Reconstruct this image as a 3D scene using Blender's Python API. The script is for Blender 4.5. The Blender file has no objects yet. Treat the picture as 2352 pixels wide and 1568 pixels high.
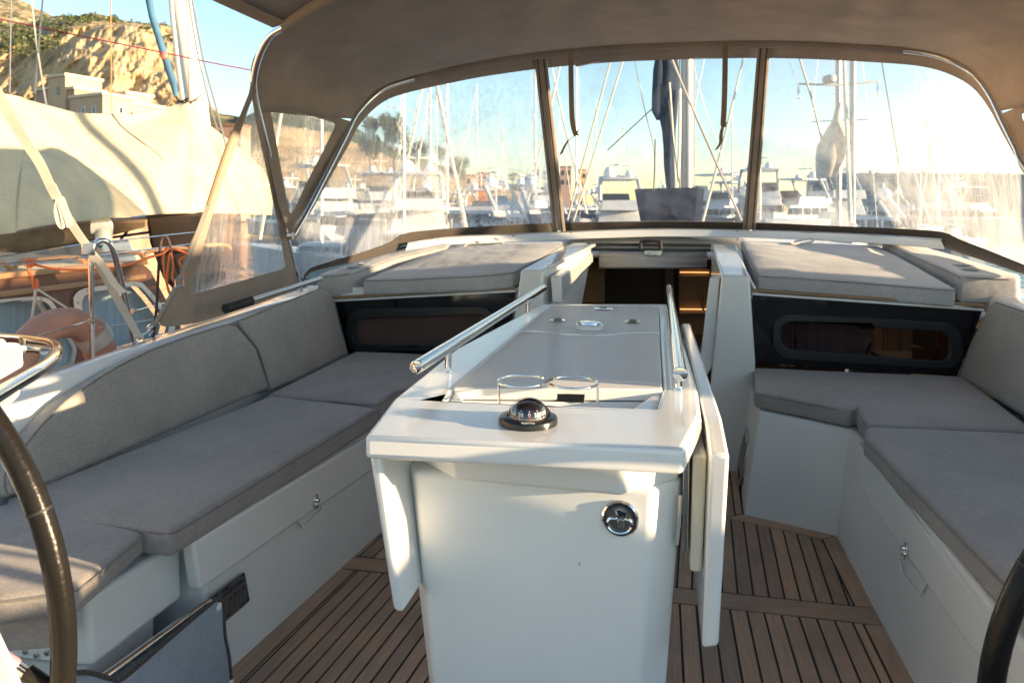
import bpy, bmesh, math, random
from mathutils import Vector, Matrix, noise
from mathutils.geometry import tessellate_polygon
random.seed(7)
V = Vector
C = bpy.context.scene.collection
R = math.radians

# ------------------------------------------------------------------ survey
# The camera stands in the cockpit (eye 1.30 m above the teak sole).  The photo
# is 2352 x 1568 units here; a survey point is a line of sight cut by a real
# plane of the boat: height z, athwartships X, fore-and-aft Y, or range D.
FL, HY, CX, EYE = 1640., 480., 1176., 1.3
YAW = math.atan(339/FL); sn, cs = math.sin(YAW), math.cos(YAW)
FR = {'R1':(0,0,.3125),'R2':(0,428.75,.3125),'R3':(0,857.5,.4531),'R4':(551.25,91.9,.3255),
      'R5':(1255.6,91.9,.293),'S1':(1684.4,61.25,.3516),'S2':(704.4,520.6,.2604),
      'S3':(1163.75,520.6,.2539),'S4':(1653.75,490,.3126),'S5':(796,796,.492),'S6':(1531,919,.414),
      'T1':(0,735,.1953),'T2':(735,1163.75,.2578),'T3':(428.75,1255.6,.1367),'T4':(1102.5,826.9,.1172),
      'T5':(0,1347.5,.1406),'T6':(367.5,0,.1953)}
def q(k, *xy):
    o = FR[k]; r = [(o[0]+o[2]*xy[i], o[1]+o[2]*xy[i+1]) for i in range(0, len(xy), 2)]
    return r[0] if len(r) == 1 else r
def ray(p):
    u = (p[0]-CX)/FL; return V((-sn+cs*u, cs+sn*u, (HY-p[1])/FL))
O = V((0, 0, EYE))
def pD(p, d): return O+ray(p)*d
def pZ(p, z): r = ray(p); return O+r*((z-EYE)/r.z)
def pX(p, x): r = ray(p); return O+r*(x/r.x)
def pY(p, y): r = ray(p); return O+r*(y/r.y)
def plane(a, b, c):
    n = (b-a).cross(c-a).normalized(); return (a, n)
def pP(p, pl): r = ray(p); return O+r*((pl[0]-O).dot(pl[1])/r.dot(pl[1]))
def mpx(D): return D/FL      # metres per unit at range D

# ------------------------------------------------------------------ materials
def mat(name):
    m = bpy.data.materials.new(name); m.use_nodes = True
    nt = m.node_tree; b = nt.nodes['Principled BSDF']
    return m, nt, b
def N(nt, t, **k):
    n = nt.nodes.new(t)
    for a, v in k.items():
        if a in n.inputs: n.inputs[a].default_value = v
        else: setattr(n, a, v)
    return n
def L(nt, a, b): nt.links.new(a, b)
def rgb(c): return (c[0], c[1], c[2], 1)
def ramp(nt, fac, stops):
    r = nt.nodes.new('ShaderNodeValToRGB'); e = r.color_ramp.elements
    while len(e) < len(stops): e.new(.5)
    for i, (p, c) in enumerate(stops): e[i].position = p; e[i].color = rgb(c)
    L(nt, fac, r.inputs[0]); return r
def simple(name, col, rough=.5, metal=0, var=.12, smudge=0, scale=6, bump=0, bscale=80, coat=0, stretch=(1,1,1), spec=.5):
    m, nt, b = mat(name)
    tc = N(nt, 'ShaderNodeTexCoord'); mp = N(nt, 'ShaderNodeMapping'); mp.inputs['Scale'].default_value = stretch
    L(nt, tc.outputs['Object'], mp.inputs[0])
    no = N(nt, 'ShaderNodeTexNoise', Scale=scale, Detail=6.); L(nt, mp.outputs[0], no.inputs[0])
    lo = tuple(c*(1-var) for c in col); hi = tuple(min(1, c*(1+var)) for c in col)
    r = ramp(nt, no.outputs['Fac'], [(.3, lo), (.7, hi)])
    L(nt, r.outputs[0], b.inputs['Base Color'])
    b.inputs['Roughness'].default_value = rough; b.inputs['Metallic'].default_value = metal
    b.inputs['Coat Weight'].default_value = coat; b.inputs['Coat Roughness'].default_value = .08
    b.inputs['Specular IOR Level'].default_value = spec
    if rough > .02:
        rr = N(nt, 'ShaderNodeMapRange'); rr.inputs['To Min'].default_value = rough*(.85-smudge*.4); rr.inputs['To Max'].default_value = min(1, rough*(1.2+smudge))
        L(nt, no.outputs['Fac'], rr.inputs[0]); L(nt, rr.outputs[0], b.inputs['Roughness'])
    if bump:
        n2 = N(nt, 'ShaderNodeTexNoise', Scale=bscale, Detail=3.); L(nt, mp.outputs[0], n2.inputs[0])
        bp = N(nt, 'ShaderNodeBump', Strength=bump, Distance=.002); L(nt, n2.outputs['Fac'], bp.inputs['Height'])
        L(nt, bp.outputs[0], b.inputs['Normal'])
    return m
def weave(name, dark, light, scale=900, soft=2.2, wr=.35, rough=.95, trans=0):
    """woven acrylic: crossed threads, melange noise, soft creases"""
    m, nt, b = mat(name)
    tc = N(nt, 'ShaderNodeTexCoord')
    def thread(st, sc):
        mp = N(nt, 'ShaderNodeMapping'); mp.inputs['Scale'].default_value = st; L(nt, tc.outputs['Object'], mp.inputs[0])
        w = N(nt, 'ShaderNodeTexNoise', Scale=sc, Detail=2.); L(nt, mp.outputs[0], w.inputs[0]); return w
    w1, w2 = thread((1,.12,1), scale*.35), thread((.12,1,.3), scale*.35)
    a1 = N(nt, 'ShaderNodeMix', data_type='FLOAT'); a1.inputs[0].default_value = .5
    L(nt, w1.outputs['Fac'], a1.inputs[2]); L(nt, w2.outputs['Fac'], a1.inputs[3])
    n1 = N(nt, 'ShaderNodeTexNoise', Scale=260., Detail=4.); L(nt, tc.outputs['Object'], n1.inputs[0])
    mx = N(nt, 'ShaderNodeMix', data_type='FLOAT'); mx.inputs[0].default_value = .45
    L(nt, a1.outputs[0], mx.inputs[2]); L(nt, n1.outputs['Fac'], mx.inputs[3])
    r = ramp(nt, mx.outputs[0], [(.36, dark), (.64, light)])
    n3 = N(nt, 'ShaderNodeTexNoise', Scale=5., Detail=4.); L(nt, tc.outputs['Object'], n3.inputs[0])
    r3 = ramp(nt, n3.outputs['Fac'], [(.3, (.86,.86,.86)), (.7, (1.06,1.05,1.04))])
    mm = N(nt, 'ShaderNodeMix', data_type='RGBA', blend_type='MULTIPLY'); mm.inputs[0].default_value = 1
    L(nt, r.outputs[0], mm.inputs[6]); L(nt, r3.outputs[0], mm.inputs[7]); L(nt, mm.outputs[2], b.inputs['Base Color'])
    b.inputs['Roughness'].default_value = rough; b.inputs['Specular IOR Level'].default_value = .25
    b.inputs['Sheen Weight'].default_value = .25; b.inputs['Sheen Roughness'].default_value = .5
    ns = N(nt, 'ShaderNodeTexNoise', Scale=soft*3, Detail=2.); L(nt, tc.outputs['Object'], ns.inputs[0])
    b1 = N(nt, 'ShaderNodeBump', Strength=wr, Distance=.02); L(nt, ns.outputs['Fac'], b1.inputs['Height'])
    b2 = N(nt, 'ShaderNodeBump', Strength=.25, Distance=.001); L(nt, mx.outputs[0], b2.inputs['Height'])
    L(nt, b1.outputs[0], b2.inputs['Normal']); L(nt, b2.outputs[0], b.inputs['Normal'])
    if trans:
        out = nt.nodes['Material Output']
        t = N(nt, 'ShaderNodeBsdfTranslucent'); L(nt, mm.outputs[2], t.inputs[0])
        ms = N(nt, 'ShaderNodeMixShader'); ms.inputs[0].default_value = trans
        L(nt, b.outputs[0], ms.inputs[1]); L(nt, t.outputs[0], ms.inputs[2]); L(nt, ms.outputs[0], out.inputs[0])
    return m
def vinyl(name, haze_lo, haze_hi, stretch, scale, wob, wav=0., low=.13, alb=.8):
    """old clear PVC: see-through, wavy, with milky streaks and glints"""
    m, nt, b = mat(name); out = nt.nodes['Material Output']; nt.nodes.remove(b)
    tc = N(nt, 'ShaderNodeTexCoord'); mp = N(nt, 'ShaderNodeMapping'); mp.inputs['Scale'].default_value = stretch
    L(nt, tc.outputs['Object'], mp.inputs[0])
    n = N(nt, 'ShaderNodeTexNoise', Scale=scale, Detail=9., Roughness=.68, Distortion=.7); L(nt, mp.outputs[0], n.inputs[0])
    n2 = N(nt, 'ShaderNodeTexNoise', Scale=1.6, Detail=2.); L(nt, tc.outputs['Object'], n2.inputs[0])
    s = N(nt, 'ShaderNodeMath', operation='ADD'); L(nt, n.outputs['Fac'], s.inputs[0]); L(nt, n2.outputs['Fac'], s.inputs[1])
    sx = N(nt, 'ShaderNodeSeparateXYZ'); L(nt, tc.outputs['Object'], sx.inputs[0])
    lowz = N(nt, 'ShaderNodeMapRange'); L(nt, sx.outputs[2], lowz.inputs[0])
    lowz.inputs['From Min'].default_value = .95; lowz.inputs['From Max'].default_value = 1.75
    lowz.inputs['To Min'].default_value = low; lowz.inputs['To Max'].default_value = -.12
    s2 = N(nt, 'ShaderNodeMath', operation='ADD'); L(nt, s.outputs[0], s2.inputs[0]); L(nt, lowz.outputs[0], s2.inputs[1])
    hz = N(nt, 'ShaderNodeMapRange'); L(nt, s2.outputs[0], hz.inputs[0])
    hz.inputs['From Min'].default_value = .85; hz.inputs['From Max'].default_value = 1.4
    hz.inputs['To Min'].default_value = haze_lo; hz.inputs['To Max'].default_value = haze_hi
    wn = N(nt, 'ShaderNodeTexNoise', Scale=scale*.9, Detail=3.); L(nt, mp.outputs[0], wn.inputs[0])
    bp = N(nt, 'ShaderNodeBump', Strength=1., Distance=wob); L(nt, wn.outputs['Fac'], bp.inputs['Height'])
    tr = N(nt, 'ShaderNodeBsdfTransparent'); tr.inputs[0].default_value = (.97,.98,.985,1)
    rf = N(nt, 'ShaderNodeBsdfRefraction', Roughness=.0, IOR=1.012); rf.inputs[0].default_value = (.97,.98,.985,1); L(nt, bp.outputs[0], rf.inputs['Normal'])
    m1 = N(nt, 'ShaderNodeMixShader'); m1.inputs[0].default_value = wav; L(nt, tr.outputs[0], m1.inputs[1]); L(nt, rf.outputs[0], m1.inputs[2])
    df = N(nt, 'ShaderNodeBsdfDiffuse'); df.inputs[0].default_value = (alb,alb*1.03,alb*1.06,1)
    tl = N(nt, 'ShaderNodeBsdfTranslucent'); tl.inputs[0].default_value = (alb,alb*1.03,alb*1.06,1)
    m0 = N(nt, 'ShaderNodeMixShader'); m0.inputs[0].default_value = .6; L(nt, df.outputs[0], m0.inputs[1]); L(nt, tl.outputs[0], m0.inputs[2])
    m2 = N(nt, 'ShaderNodeMixShader'); L(nt, hz.outputs[0], m2.inputs[0]); L(nt, m1.outputs[0], m2.inputs[1]); L(nt, m0.outputs[0], m2.inputs[2])
    gl = N(nt, 'ShaderNodeBsdfGlossy', Roughness=.12); L(nt, bp.outputs[0], gl.inputs['Normal'])
    m3 = N(nt, 'ShaderNodeMixShader'); m3.inputs[0].default_value = .025; L(nt, m2.outputs[0], m3.inputs[1]); L(nt, gl.outputs[0], m3.inputs[2])
    L(nt, m3.outputs[0], out.inputs[0]); return m
def teak(name, base=(.46,.315,.215)):
    m, nt, b = mat(name)
    uv = N(nt, 'ShaderNodeUVMap'); mp = N(nt, 'ShaderNodeMapping'); mp.inputs['Scale'].default_value = (3, 130, 1)
    L(nt, uv.outputs[0], mp.inputs[0])
    n = N(nt, 'ShaderNodeTexNoise', Scale=1.6, Detail=8., Roughness=.65); L(nt, mp.outputs[0], n.inputs[0])
    r = ramp(nt, n.outputs['Fac'], [(.28, tuple(c*.68 for c in base)), (.5, base), (.75, tuple(c*1.32 for c in base))])
    at = N(nt, 'ShaderNodeAttribute', attribute_name='tone')
    r2 = ramp(nt, at.outputs['Fac'], [(0, (.76,.77,.80)), (1, (1.22,1.16,1.10))])
    mm = N(nt, 'ShaderNodeMix', data_type='RGBA', blend_type='MULTIPLY'); mm.inputs[0].default_value = 1
    L(nt, r.outputs[0], mm.inputs[6]); L(nt, r2.outputs[0], mm.inputs[7])
    g = N(nt, 'ShaderNodeTexNoise', Scale=5., Detail=5.); tc = N(nt, 'ShaderNodeTexCoord'); L(nt, tc.outputs['Object'], g.inputs[0])
    r4 = ramp(nt, g.outputs['Fac'], [(.35, (.82,.84,.88)), (.7, (1.08,1.06,1.05))])
    m2 = N(nt, 'ShaderNodeMix', data_type='RGBA', blend_type='MULTIPLY'); m2.inputs[0].default_value = 1
    L(nt, mm.outputs[2], m2.inputs[6]); L(nt, r4.outputs[0], m2.inputs[7]); L(nt, m2.outputs[2], b.inputs['Base Color'])
    b.inputs['Roughness'].default_value = .6
    bp = N(nt, 'ShaderNodeBump', Strength=.35, Distance=.0015); L(nt, n.outputs['Fac'], bp.inputs['Height']); L(nt, bp.outputs[0], b.inputs['Normal'])
    return m
def emit(name, col, s):
    m, nt, b = mat(name); b.inputs['Emission Color'].default_value = rgb(col); b.inputs['Emission Strength'].default_value = s
    b.inputs['Base Color'].default_value = rgb(col); return m
def glass_mat(name, tint, glossy=.12, rough=0.0):
    m, nt, b = mat(name); out = nt.nodes['Material Output']; nt.nodes.remove(b)
    tr = N(nt, 'ShaderNodeBsdfTransparent'); tr.inputs[0].default_value = rgb(tint)
    gl = N(nt, 'ShaderNodeBsdfGlossy', Roughness=rough); lw = N(nt, 'ShaderNodeLayerWeight'); pw = N(nt, 'ShaderNodeMath', operation='POWER'); pw.inputs[1].default_value = 4; L(nt, lw.outputs['Facing'], pw.inputs[0])
    ad = N(nt, 'ShaderNodeMath', operation='ADD'); ad.inputs[1].default_value = glossy; pm = N(nt, 'ShaderNodeMath', operation='MULTIPLY'); pm.inputs[1].default_value = .5; L(nt, pw.outputs[0], pm.inputs[0]); L(nt, pm.outputs[0], ad.inputs[0])
    ad.use_clamp = True
    ms = N(nt, 'ShaderNodeMixShader'); L(nt, ad.outputs[0], ms.inputs[0]); L(nt, tr.outputs[0], ms.inputs[1]); L(nt, gl.outputs[0], ms.inputs[2])
    L(nt, ms.outputs[0], out.inputs[0]); return m

GEL = simple('white gelcoat', (.80,.80,.775), .17, var=.03, scale=3.5, coat=.6, smudge=.8)
GELM = simple('matt gelcoat', (.78,.78,.75), .38, var=.035, scale=4, bump=.05, bscale=300)
NONSKID = simple('grey nonskid lid', (.76,.74,.70), .5, var=.03, bump=.5, bscale=900, coat=.12)
CREAM = simple('cream laminate', (.74,.69,.55), .35, var=.05)
CLOTH = weave('grey melange cushion fabric', (.27,.245,.225), (.42,.385,.355))
PIPE = weave('dark grey piping', (.17,.16,.15), (.26,.245,.235))
CLOTHB = weave('back cushion fabric with warm bounce', (.28,.26,.232), (.435,.405,.365))  # warmer than the seats, warm bounce light put into the colour
CLOTH2 = weave('light grey pad fabric', (.36,.35,.35), (.52,.505,.50))
CANVAS = weave('taupe dodger canvas', (.38,.315,.262), (.53,.45,.38), scale=1500, wr=.8, trans=.38)
TAN = weave('tan canvas border', (.17,.125,.075), (.26,.195,.125), scale=1500, trans=.12)
DKCANVAS = weave('dark canvas for trim and skirt shade', (.055,.044,.036), (.095,.077,.062), scale=1500)  # darker hood canvas for trim, with the skirt's shade put into its colour
MESHC = weave('blue grey mesh cloth', (.27,.32,.365), (.40,.45,.50), scale=1100, soft=1.2)
TARP = weave('cream awning cloth', (.76,.65,.44), (.90,.80,.58), scale=400, soft=.5, wr=.3, trans=.42)
WEB = weave('cream webbing', (.55,.50,.42), (.72,.68,.6), scale=2500)
WEBT = weave('tan webbing', (.36,.28,.19), (.50,.40,.28), scale=2500, trans=.5)
VIN = vinyl('clear vinyl', .02, .34, (3,3,1.0), 4.0, .004, low=.03, alb=.6)
VINR = vinyl('hazy clear vinyl', .10, .55, (5,5,1.1), 3.6, .004)
VINL = vinyl('streaked clear vinyl', .05, .55, (6,6,1.4), 5, .012, .3)
CHROME = simple('polished stainless steel', (.78,.78,.77), .06, metal=1, var=.02, scale=20)
STEEL = simple('brushed steel', (.50,.49,.46), .3, metal=1, var=.08, stretch=(1,1,12), scale=10)
BLACKG = simple('black acrylic', (.006,.007,.010), .06, var=.02)
BLACKM = simple('black rubber', (.018,.018,.02), .55, bump=.3, bscale=200)
LEATHER = simple('black leather', (.012,.011,.010), .24, bump=.35, bscale=110, var=.2, spec=.16)
CAULK = simple('black caulk', (.012,.012,.012), .6)
TEAK = teak('weathered teak')
INTW = simple('interior oak', (.30,.18,.09), .5, stretch=(1,1,8), scale=4, var=.2)
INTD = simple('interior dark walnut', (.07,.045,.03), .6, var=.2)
CURT = simple('beige curtain', (.60,.50,.36), .9, stretch=(30,1,.4), scale=3, var=.15)
CURTL = simple('lilac reflection curtain', (.45,.40,.48), .8, stretch=(1,1,6), scale=4, var=.12)  # lilac of the pane reflections put into the curtain colour
BLIND = simple('grey pleated blind', (.50,.49,.50), .7, var=.03)
SMOKE = glass_mat('smoked glass', (.60,.54,.52), .015)
FRM = simple('matt black window frame', (.014,.015,.018), .28, var=.05)
CLEAR = glass_mat('clear glass', (.96,.97,.98), .05)
PLATE = simple('grey metal plate', (.16,.15,.15), .42, metal=.4, var=.08)
INK = simple('black ink', (.01,.01,.012), .6)
WPAINT = simple('white ink', (.85,.85,.82), .5, var=.02)
REDP = simple('red ink', (.6,.02,.02), .5)
ALU = simple('anodised aluminium', (.62,.60,.55), .28, metal=.85, var=.05)

# ------------------------------------------------------------------ builders
def rootloc(o):
    l = V((0,0,0))
    while o: l = l+o.location; o = o.parent
    return l
def tag(o, label=None, cat=None, group=None, kind=None):
    if label: o['label'] = label
    if cat: o['category'] = cat
    if group: o['group'] = group
    if kind: o['kind'] = kind
    return o
def thing(name, label, cat, loc, group=None):
    o = bpy.data.objects.new(name, None); C.objects.link(o); o.location = V(loc); o.empty_display_size = .1
    return tag(o, label, cat, group)
def mk(name, vs, fs, m, parent=None, bevel=0, seg=2, sub=0, smooth=True, solid=0, loc=None, uv=None, ang=35, off=0):
    base = rootloc(parent) if parent else V((0,0,0))
    if parent is None:
        if loc is None:
            xs = [v[0] for v in vs]; ys = [v[1] for v in vs]; zs = [v[2] for v in vs]
            loc = V(((min(xs)+max(xs))/2, (min(ys)+max(ys))/2, min(zs)))
        base = V(loc)
    me = bpy.data.meshes.new(name); me.from_pydata([V(v)-base for v in vs], [], [list(f) for f in fs]); me.update()
    bm = bmesh.new(); bm.from_mesh(me); bmesh.ops.recalc_face_normals(bm, faces=bm.faces[:]); bm.to_mesh(me); bm.free()
    me.materials.append(m)
    o = bpy.data.objects.new(name, me); C.objects.link(o)
    if parent: o.parent = parent
    else: o.location = base
    if smooth:
        for p in me.polygons: p.use_smooth = True
        me.set_sharp_from_angle(angle=R(ang))
    if solid:
        s = o.modifiers.new('thick', 'SOLIDIFY'); s.thickness = solid; s.offset = off
    if bevel:
        b = o.modifiers.new('bevel', 'BEVEL'); b.width = bevel; b.segments = seg; b.limit_method = 'ANGLE'; b.angle_limit = R(28)
        b.harden_normals = False
        for p in me.polygons: p.use_smooth = True
        me.set_sharp_from_angle(angle=R(80))
    if sub:
        s = o.modifiers.new('round', 'SUBSURF'); s.levels = sub; s.render_levels = sub
    return o
def prism_d(top, bot):
    n = len(top); vs = list(top)+list(bot)
    fs = [list(range(n)), list(range(2*n-1, n-1, -1))]+[[i, n+i, n+(i+1)%n, (i+1)%n] for i in range(n)]
    return vs, fs
def prism(name, top, bot, m, parent=None, **k):
    vs, fs = prism_d(top, bot); return mk(name, vs, fs, m, parent, **k)
def drop(pts, h): return [V((p[0], p[1], p[2]-h)) for p in pts]
def flat(pts, z): return [V((p[0], p[1], z)) for p in pts]
def box_d(c, s, rz=0):
    M = Matrix.Rotation(rz, 3, 'Z'); vs = []
    for z in (-1, 1):
        for x, y in ((-1,-1),(1,-1),(1,1),(-1,1)): vs.append(V(c)+M@V((x*s[0]/2, y*s[1]/2, z*s[2]/2)))
    return vs, [[3,2,1,0],[4,5,6,7],[0,1,5,4],[1,2,6,5],[2,3,7,6],[3,0,4,7]]
def box(name, c, s, m, parent=None, rz=0, **k):
    vs, fs = box_d(c, s, rz); return mk(name, vs, fs, m, parent, **k)
class MB:
    def __init__(s): s.v = []; s.f = []
    def add(s, d):
        n = len(s.v); s.v += list(d[0]); s.f += [[i+n for i in f] for f in d[1]]; return s
    def mk(s, name, m, parent=None, **k): return mk(name, s.v, s.f, m, parent, **k)
def spline(P, n=8, closed=False):
    P = [V(p) for p in P]; out = []; m = len(P)
    if m < 3: return P
    rng = range(m) if closed else range(m-1)
    for i in rng:
        if closed: a, b, c, d = P[i-1], P[i], P[(i+1)%m], P[(i+2)%m]
        else: a, b, c, d = P[max(0,i-1)], P[i], P[i+1], P[min(m-1,i+2)]
        for j in range(n):
            t = j/n
            out.append(.5*((2*b)+(-a+c)*t+(2*a-5*b+4*c-d)*t*t+(-a+3*b-3*c+d)*t**3))
    if not closed: out.append(P[-1])
    return out
def tube_d(P, r, n=12, closed=False, cap=True):
    P = [V(p) for p in P]; m = len(P); vs = []; fs = []
    rr = r if isinstance(r, (list, tuple)) else [r]*m
    T = []
    for i in range(m):
        if closed: t = P[(i+1)%m]-P[i-1]
        else: t = P[min(m-1,i+1)]-P[max(0,i-1)]
        T.append(t.normalized())
    up = V((0,0,1)) if abs(T[0].z) < .9 else V((1,0,0))
    x = T[0].cross(up).normalized()
    for i in range(m):
        x = (x-T[i]*x.dot(T[i])).normalized(); y = T[i].cross(x)
        for k in range(n):
            a = 2*math.pi*k/n; vs.append(P[i]+(x*math.cos(a)+y*math.sin(a))*rr[i])
    for i in range(m if closed else m-1):
        j = (i+1)%m
        for k in range(n): fs.append([i*n+k, i*n+(k+1)%n, j*n+(k+1)%n, j*n+k])
    if cap and not closed: fs.append(list(range(n))[::-1]); fs.append([(m-1)*n+k for k in range(n)])
    return vs, fs
def tube(name, P, r, m, parent=None, n=12, closed=False, **k):
    vs, fs = tube_d(P, r, n, closed); return mk(name, vs, fs, m, parent, **k)
def lathe_d(c, prof, n=32, axis=V((0,0,1)), ref=None):
    axis = axis.normalized(); x = axis.cross(V((0,0,1)) if abs(axis.z) < .9 else V((0,1,0))).normalized(); y = axis.cross(x)
    vs = []; fs = []
    for r, h in prof:
        for k in range(n):
            a = 2*math.pi*k/n; vs.append(V(c)+axis*h+(x*math.cos(a)+y*math.sin(a))*r)
    for i in range(len(prof)-1):
        for k in range(n): fs.append([i*n+k, i*n+(k+1)%n, (i+1)*n+(k+1)%n, (i+1)*n+k])
    fs.append(list(range(n))); fs.append([(len(prof)-1)*n+k for k in range(n)])
    return vs, fs
def lathe(name, c, prof, m, parent=None, n=32, axis=V((0,0,1)), **k):
    vs, fs = lathe_d(c, prof, n, axis); return mk(name, vs, fs, m, parent, **k)
def holed_d(outer, inners, thick=None):
    """planar polygon with holes, given thickness along vector `thick`"""
    loops = [list(map(V, outer))]+[list(map(V, i)) for i in inners]
    tri = tessellate_polygon(loops); vs = [p for l in loops for p in l]; n = len(vs)
    fs = [list(t) for t in tri]
    if thick is not None:
        vs = vs+[p+thick for p in vs]; fs += [[i+n for i in t[::-1]] for t in tri]
        s = 0
        for l in loops:
            m = len(l)
            for i in range(m): a, b = s+i, s+(i+1)%m; fs.append([a, b, b+n, a+n])
            s += m
    return vs, fs
def rrect(cx, cy, w, h, r, n=5):
    out = []
    for sx, sy, a0 in ((1,1,0),(-1,1,90),(-1,-1,180),(1,-1,270)):
        for k in range(n+1):
            a = R(a0+90*k/n); out.append((cx+sx*(w/2-r)+r*math.cos(a), cy+sy*(h/2-r)+r*math.sin(a)))
    return out
def ribbon_d(P, w, side, th=.0015):
    """flat strap along P, width vector direction `side`"""
    vs = []; fs = []; m = len(P)
    for i, p in enumerate(P):
        s = (side[i] if isinstance(side, list) else side).normalized()
        t = (P[min(m-1,i+1)]-P[max(0,i-1)]).normalized(); nn = s.cross(t).normalized()
        for a, b in ((-1,-1),(1,-1),(1,1),(-1,1)): vs.append(V(p)+s*a*w/2+nn*b*th/2)
    for i in range(m-1):
        for k in range(4): fs.append([i*4+k, i*4+(k+1)%4, i*4+4+(k+1)%4, i*4+4+k])
    fs += [[0,1,2,3], [(m-1)*4+k for k in range(4)]]
    return vs, fs
def cushion(name, top, h, m, parent=None, rnd=.022, crown=.012, loc=None, label=None, cat=None, group=None, nrm=None, seam=True):
    """upholstered cushion: polygon outline, welted edges, slightly crowned and uneven faces"""
    top = [V(p) for p in top]; n = len(top)
    nrm = V((0,0,1)) if nrm is None else nrm.normalized()
    c = sum(top, V((0,0,0)))/n
    bm = bmesh.new()
    tv = [bm.verts.new(p) for p in top]; bv = [bm.verts.new(p-nrm*h) for p in top]
    bm.faces.new(tv); bm.faces.new(bv[::-1])
    for i in range(n): bm.faces.new([tv[i], bv[i], bv[(i+1)%n], tv[(i+1)%n]])
    bmesh.ops.recalc_face_normals(bm, faces=bm.faces[:])
    bmesh.ops.bevel(bm, geom=bm.edges[:]+bm.verts[:], offset=rnd, segments=3, profile=.6, affect='EDGES', clamp_overlap=True)
    bmesh.ops.triangulate(bm, faces=[f for f in bm.faces if len(f.verts) > 4])
    for _ in range(3):
        es = [e for e in bm.edges if e.calc_length() > .07]
        if not es: break
        bmesh.ops.subdivide_edges(bm, edges=es, cuts=1, use_grid_fill=True)
        bmesh.ops.triangulate(bm, faces=[f for f in bm.faces if len(f.verts) > 4])
    bm.normal_update()
    def inside(p):
        d = 1e9
        for i in range(n):
            a, b = top[i], top[(i+1)%n]; e = b-a; t = max(0, min(1, (p-a).dot(e)/e.length_squared)); d = min(d, ((p-a)-e*t).length)
        return d
    for v in bm.verts:
        rel = (v.co-c).dot(nrm); pr = v.co-nrm*rel
        if rel > -rnd*1.2: v.co += nrm*crown*min(1, inside(v.co)/.12)
        w = noise.noise(v.co*6+V((c.x*3, c.y, 5)))*.0035+noise.noise(v.co*17)*.0012
        v.co += v.normal*w
    me = bpy.data.meshes.new(name)
    base = rootloc(parent) if parent else (V(loc) if loc else V((c.x, c.y, min(v.co.z for v in bm.verts))))
    for v in bm.verts: v.co -= base
    bm.to_mesh(me); bm.free(); me.materials.append(m)
    for p in me.polygons: p.use_smooth = True
    o = bpy.data.objects.new(name, me); C.objects.link(o)
    if parent: o.parent = parent
    else: o.location = base
    if seam:   # the sewn piping runs round the top edge
        ins = []
        for i in range(n):
            a, b, d = top[i-1], top[i], top[(i+1)%n]
            e1 = (a-b).normalized(); e2 = (d-b).normalized(); k = rnd*.35
            ins += [b+e1*rnd*1.6-nrm*k, b+(e1+e2)*rnd*.32-nrm*k, b+e2*rnd*1.6-nrm*k]
        vs, fs = tube_d(ins, .0028, 6, True)
        mk('piping', vs, fs, PIPE, o)
    return tag(o, label, cat, group)
def text_d(s, size, origin, ux, uy, depth=.0004, align='CENTER'):
    cu = bpy.data.curves.new('t', 'FONT'); cu.body = s; cu.size = size; cu.align_x = align; cu.align_y = 'CENTER'; cu.extrude = depth; cu.resolution_u = 2
    ob = bpy.data.objects.new('t', cu); C.objects.link(ob)
    dg = bpy.context.evaluated_depsgraph_get(); me = bpy.data.meshes.new_from_object(ob.evaluated_get(dg))
    ux = ux.normalized(); uy = (uy-ux*uy.dot(ux)).normalized(); uz = ux.cross(uy)
    vs = [V(origin)+ux*v.co.x+uy*v.co.y+uz*v.co.z for v in me.vertices]; fs = [list(p.vertices) for p in me.polygons]
    bpy.data.objects.remove(ob); bpy.data.curves.remove(cu); bpy.data.meshes.remove(me)
    return vs, fs
def clip(poly, p, n):
    """keep the side of 2-D polygon where (x-p).n >= 0"""
    out = []
    for i in range(len(poly)):
        a, b = poly[i], poly[(i+1)%len(poly)]; da = (a-p).dot(n); db = (b-p).dot(n)
        if da >= 0: out.append(a)
        if (da >= 0) != (db >= 0): out.append(a+(b-a)*(da/(da-db)))
    return out
def copy_tree(o, parent=None):
    c = o.copy(); C.objects.link(c); c.parent = parent
    for ch in list(o.children): copy_tree(ch, c)
    return c
# ================================================================== the yacht we stand in
yacht = thing('sailing_yacht', 'white sailing yacht around the camera, with teak cockpit floor, moulded seats and black bulkhead windows', 'sailing yacht', (-.2, 2.5, 0))
def qr(k, TL, TR, BR, BL, rx, ry, n=5):
    """rounded rectangle laid into a surveyed quadrilateral"""
    pts = []
    for cx, cy, a0 in ((1-rx, 1-ry, 0), (rx, 1-ry, 90), (rx, ry, 180), (1-rx, ry, 270)):
        for i in range(n+1):
            a = R(a0+90*i/n); u = cx+rx*math.cos(a); v = cy+ry*math.sin(a)
            t = (TL[0]+(TR[0]-TL[0])*u, TL[1]+(TR[1]-TL[1])*u); b = (BL[0]+(BR[0]-BL[0])*u, BL[1]+(BR[1]-BL[1])*u)
            pts.append(q(k, t[0]+(b[0]-t[0])*v, t[1]+(b[1]-t[1])*v))
    return pts

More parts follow.
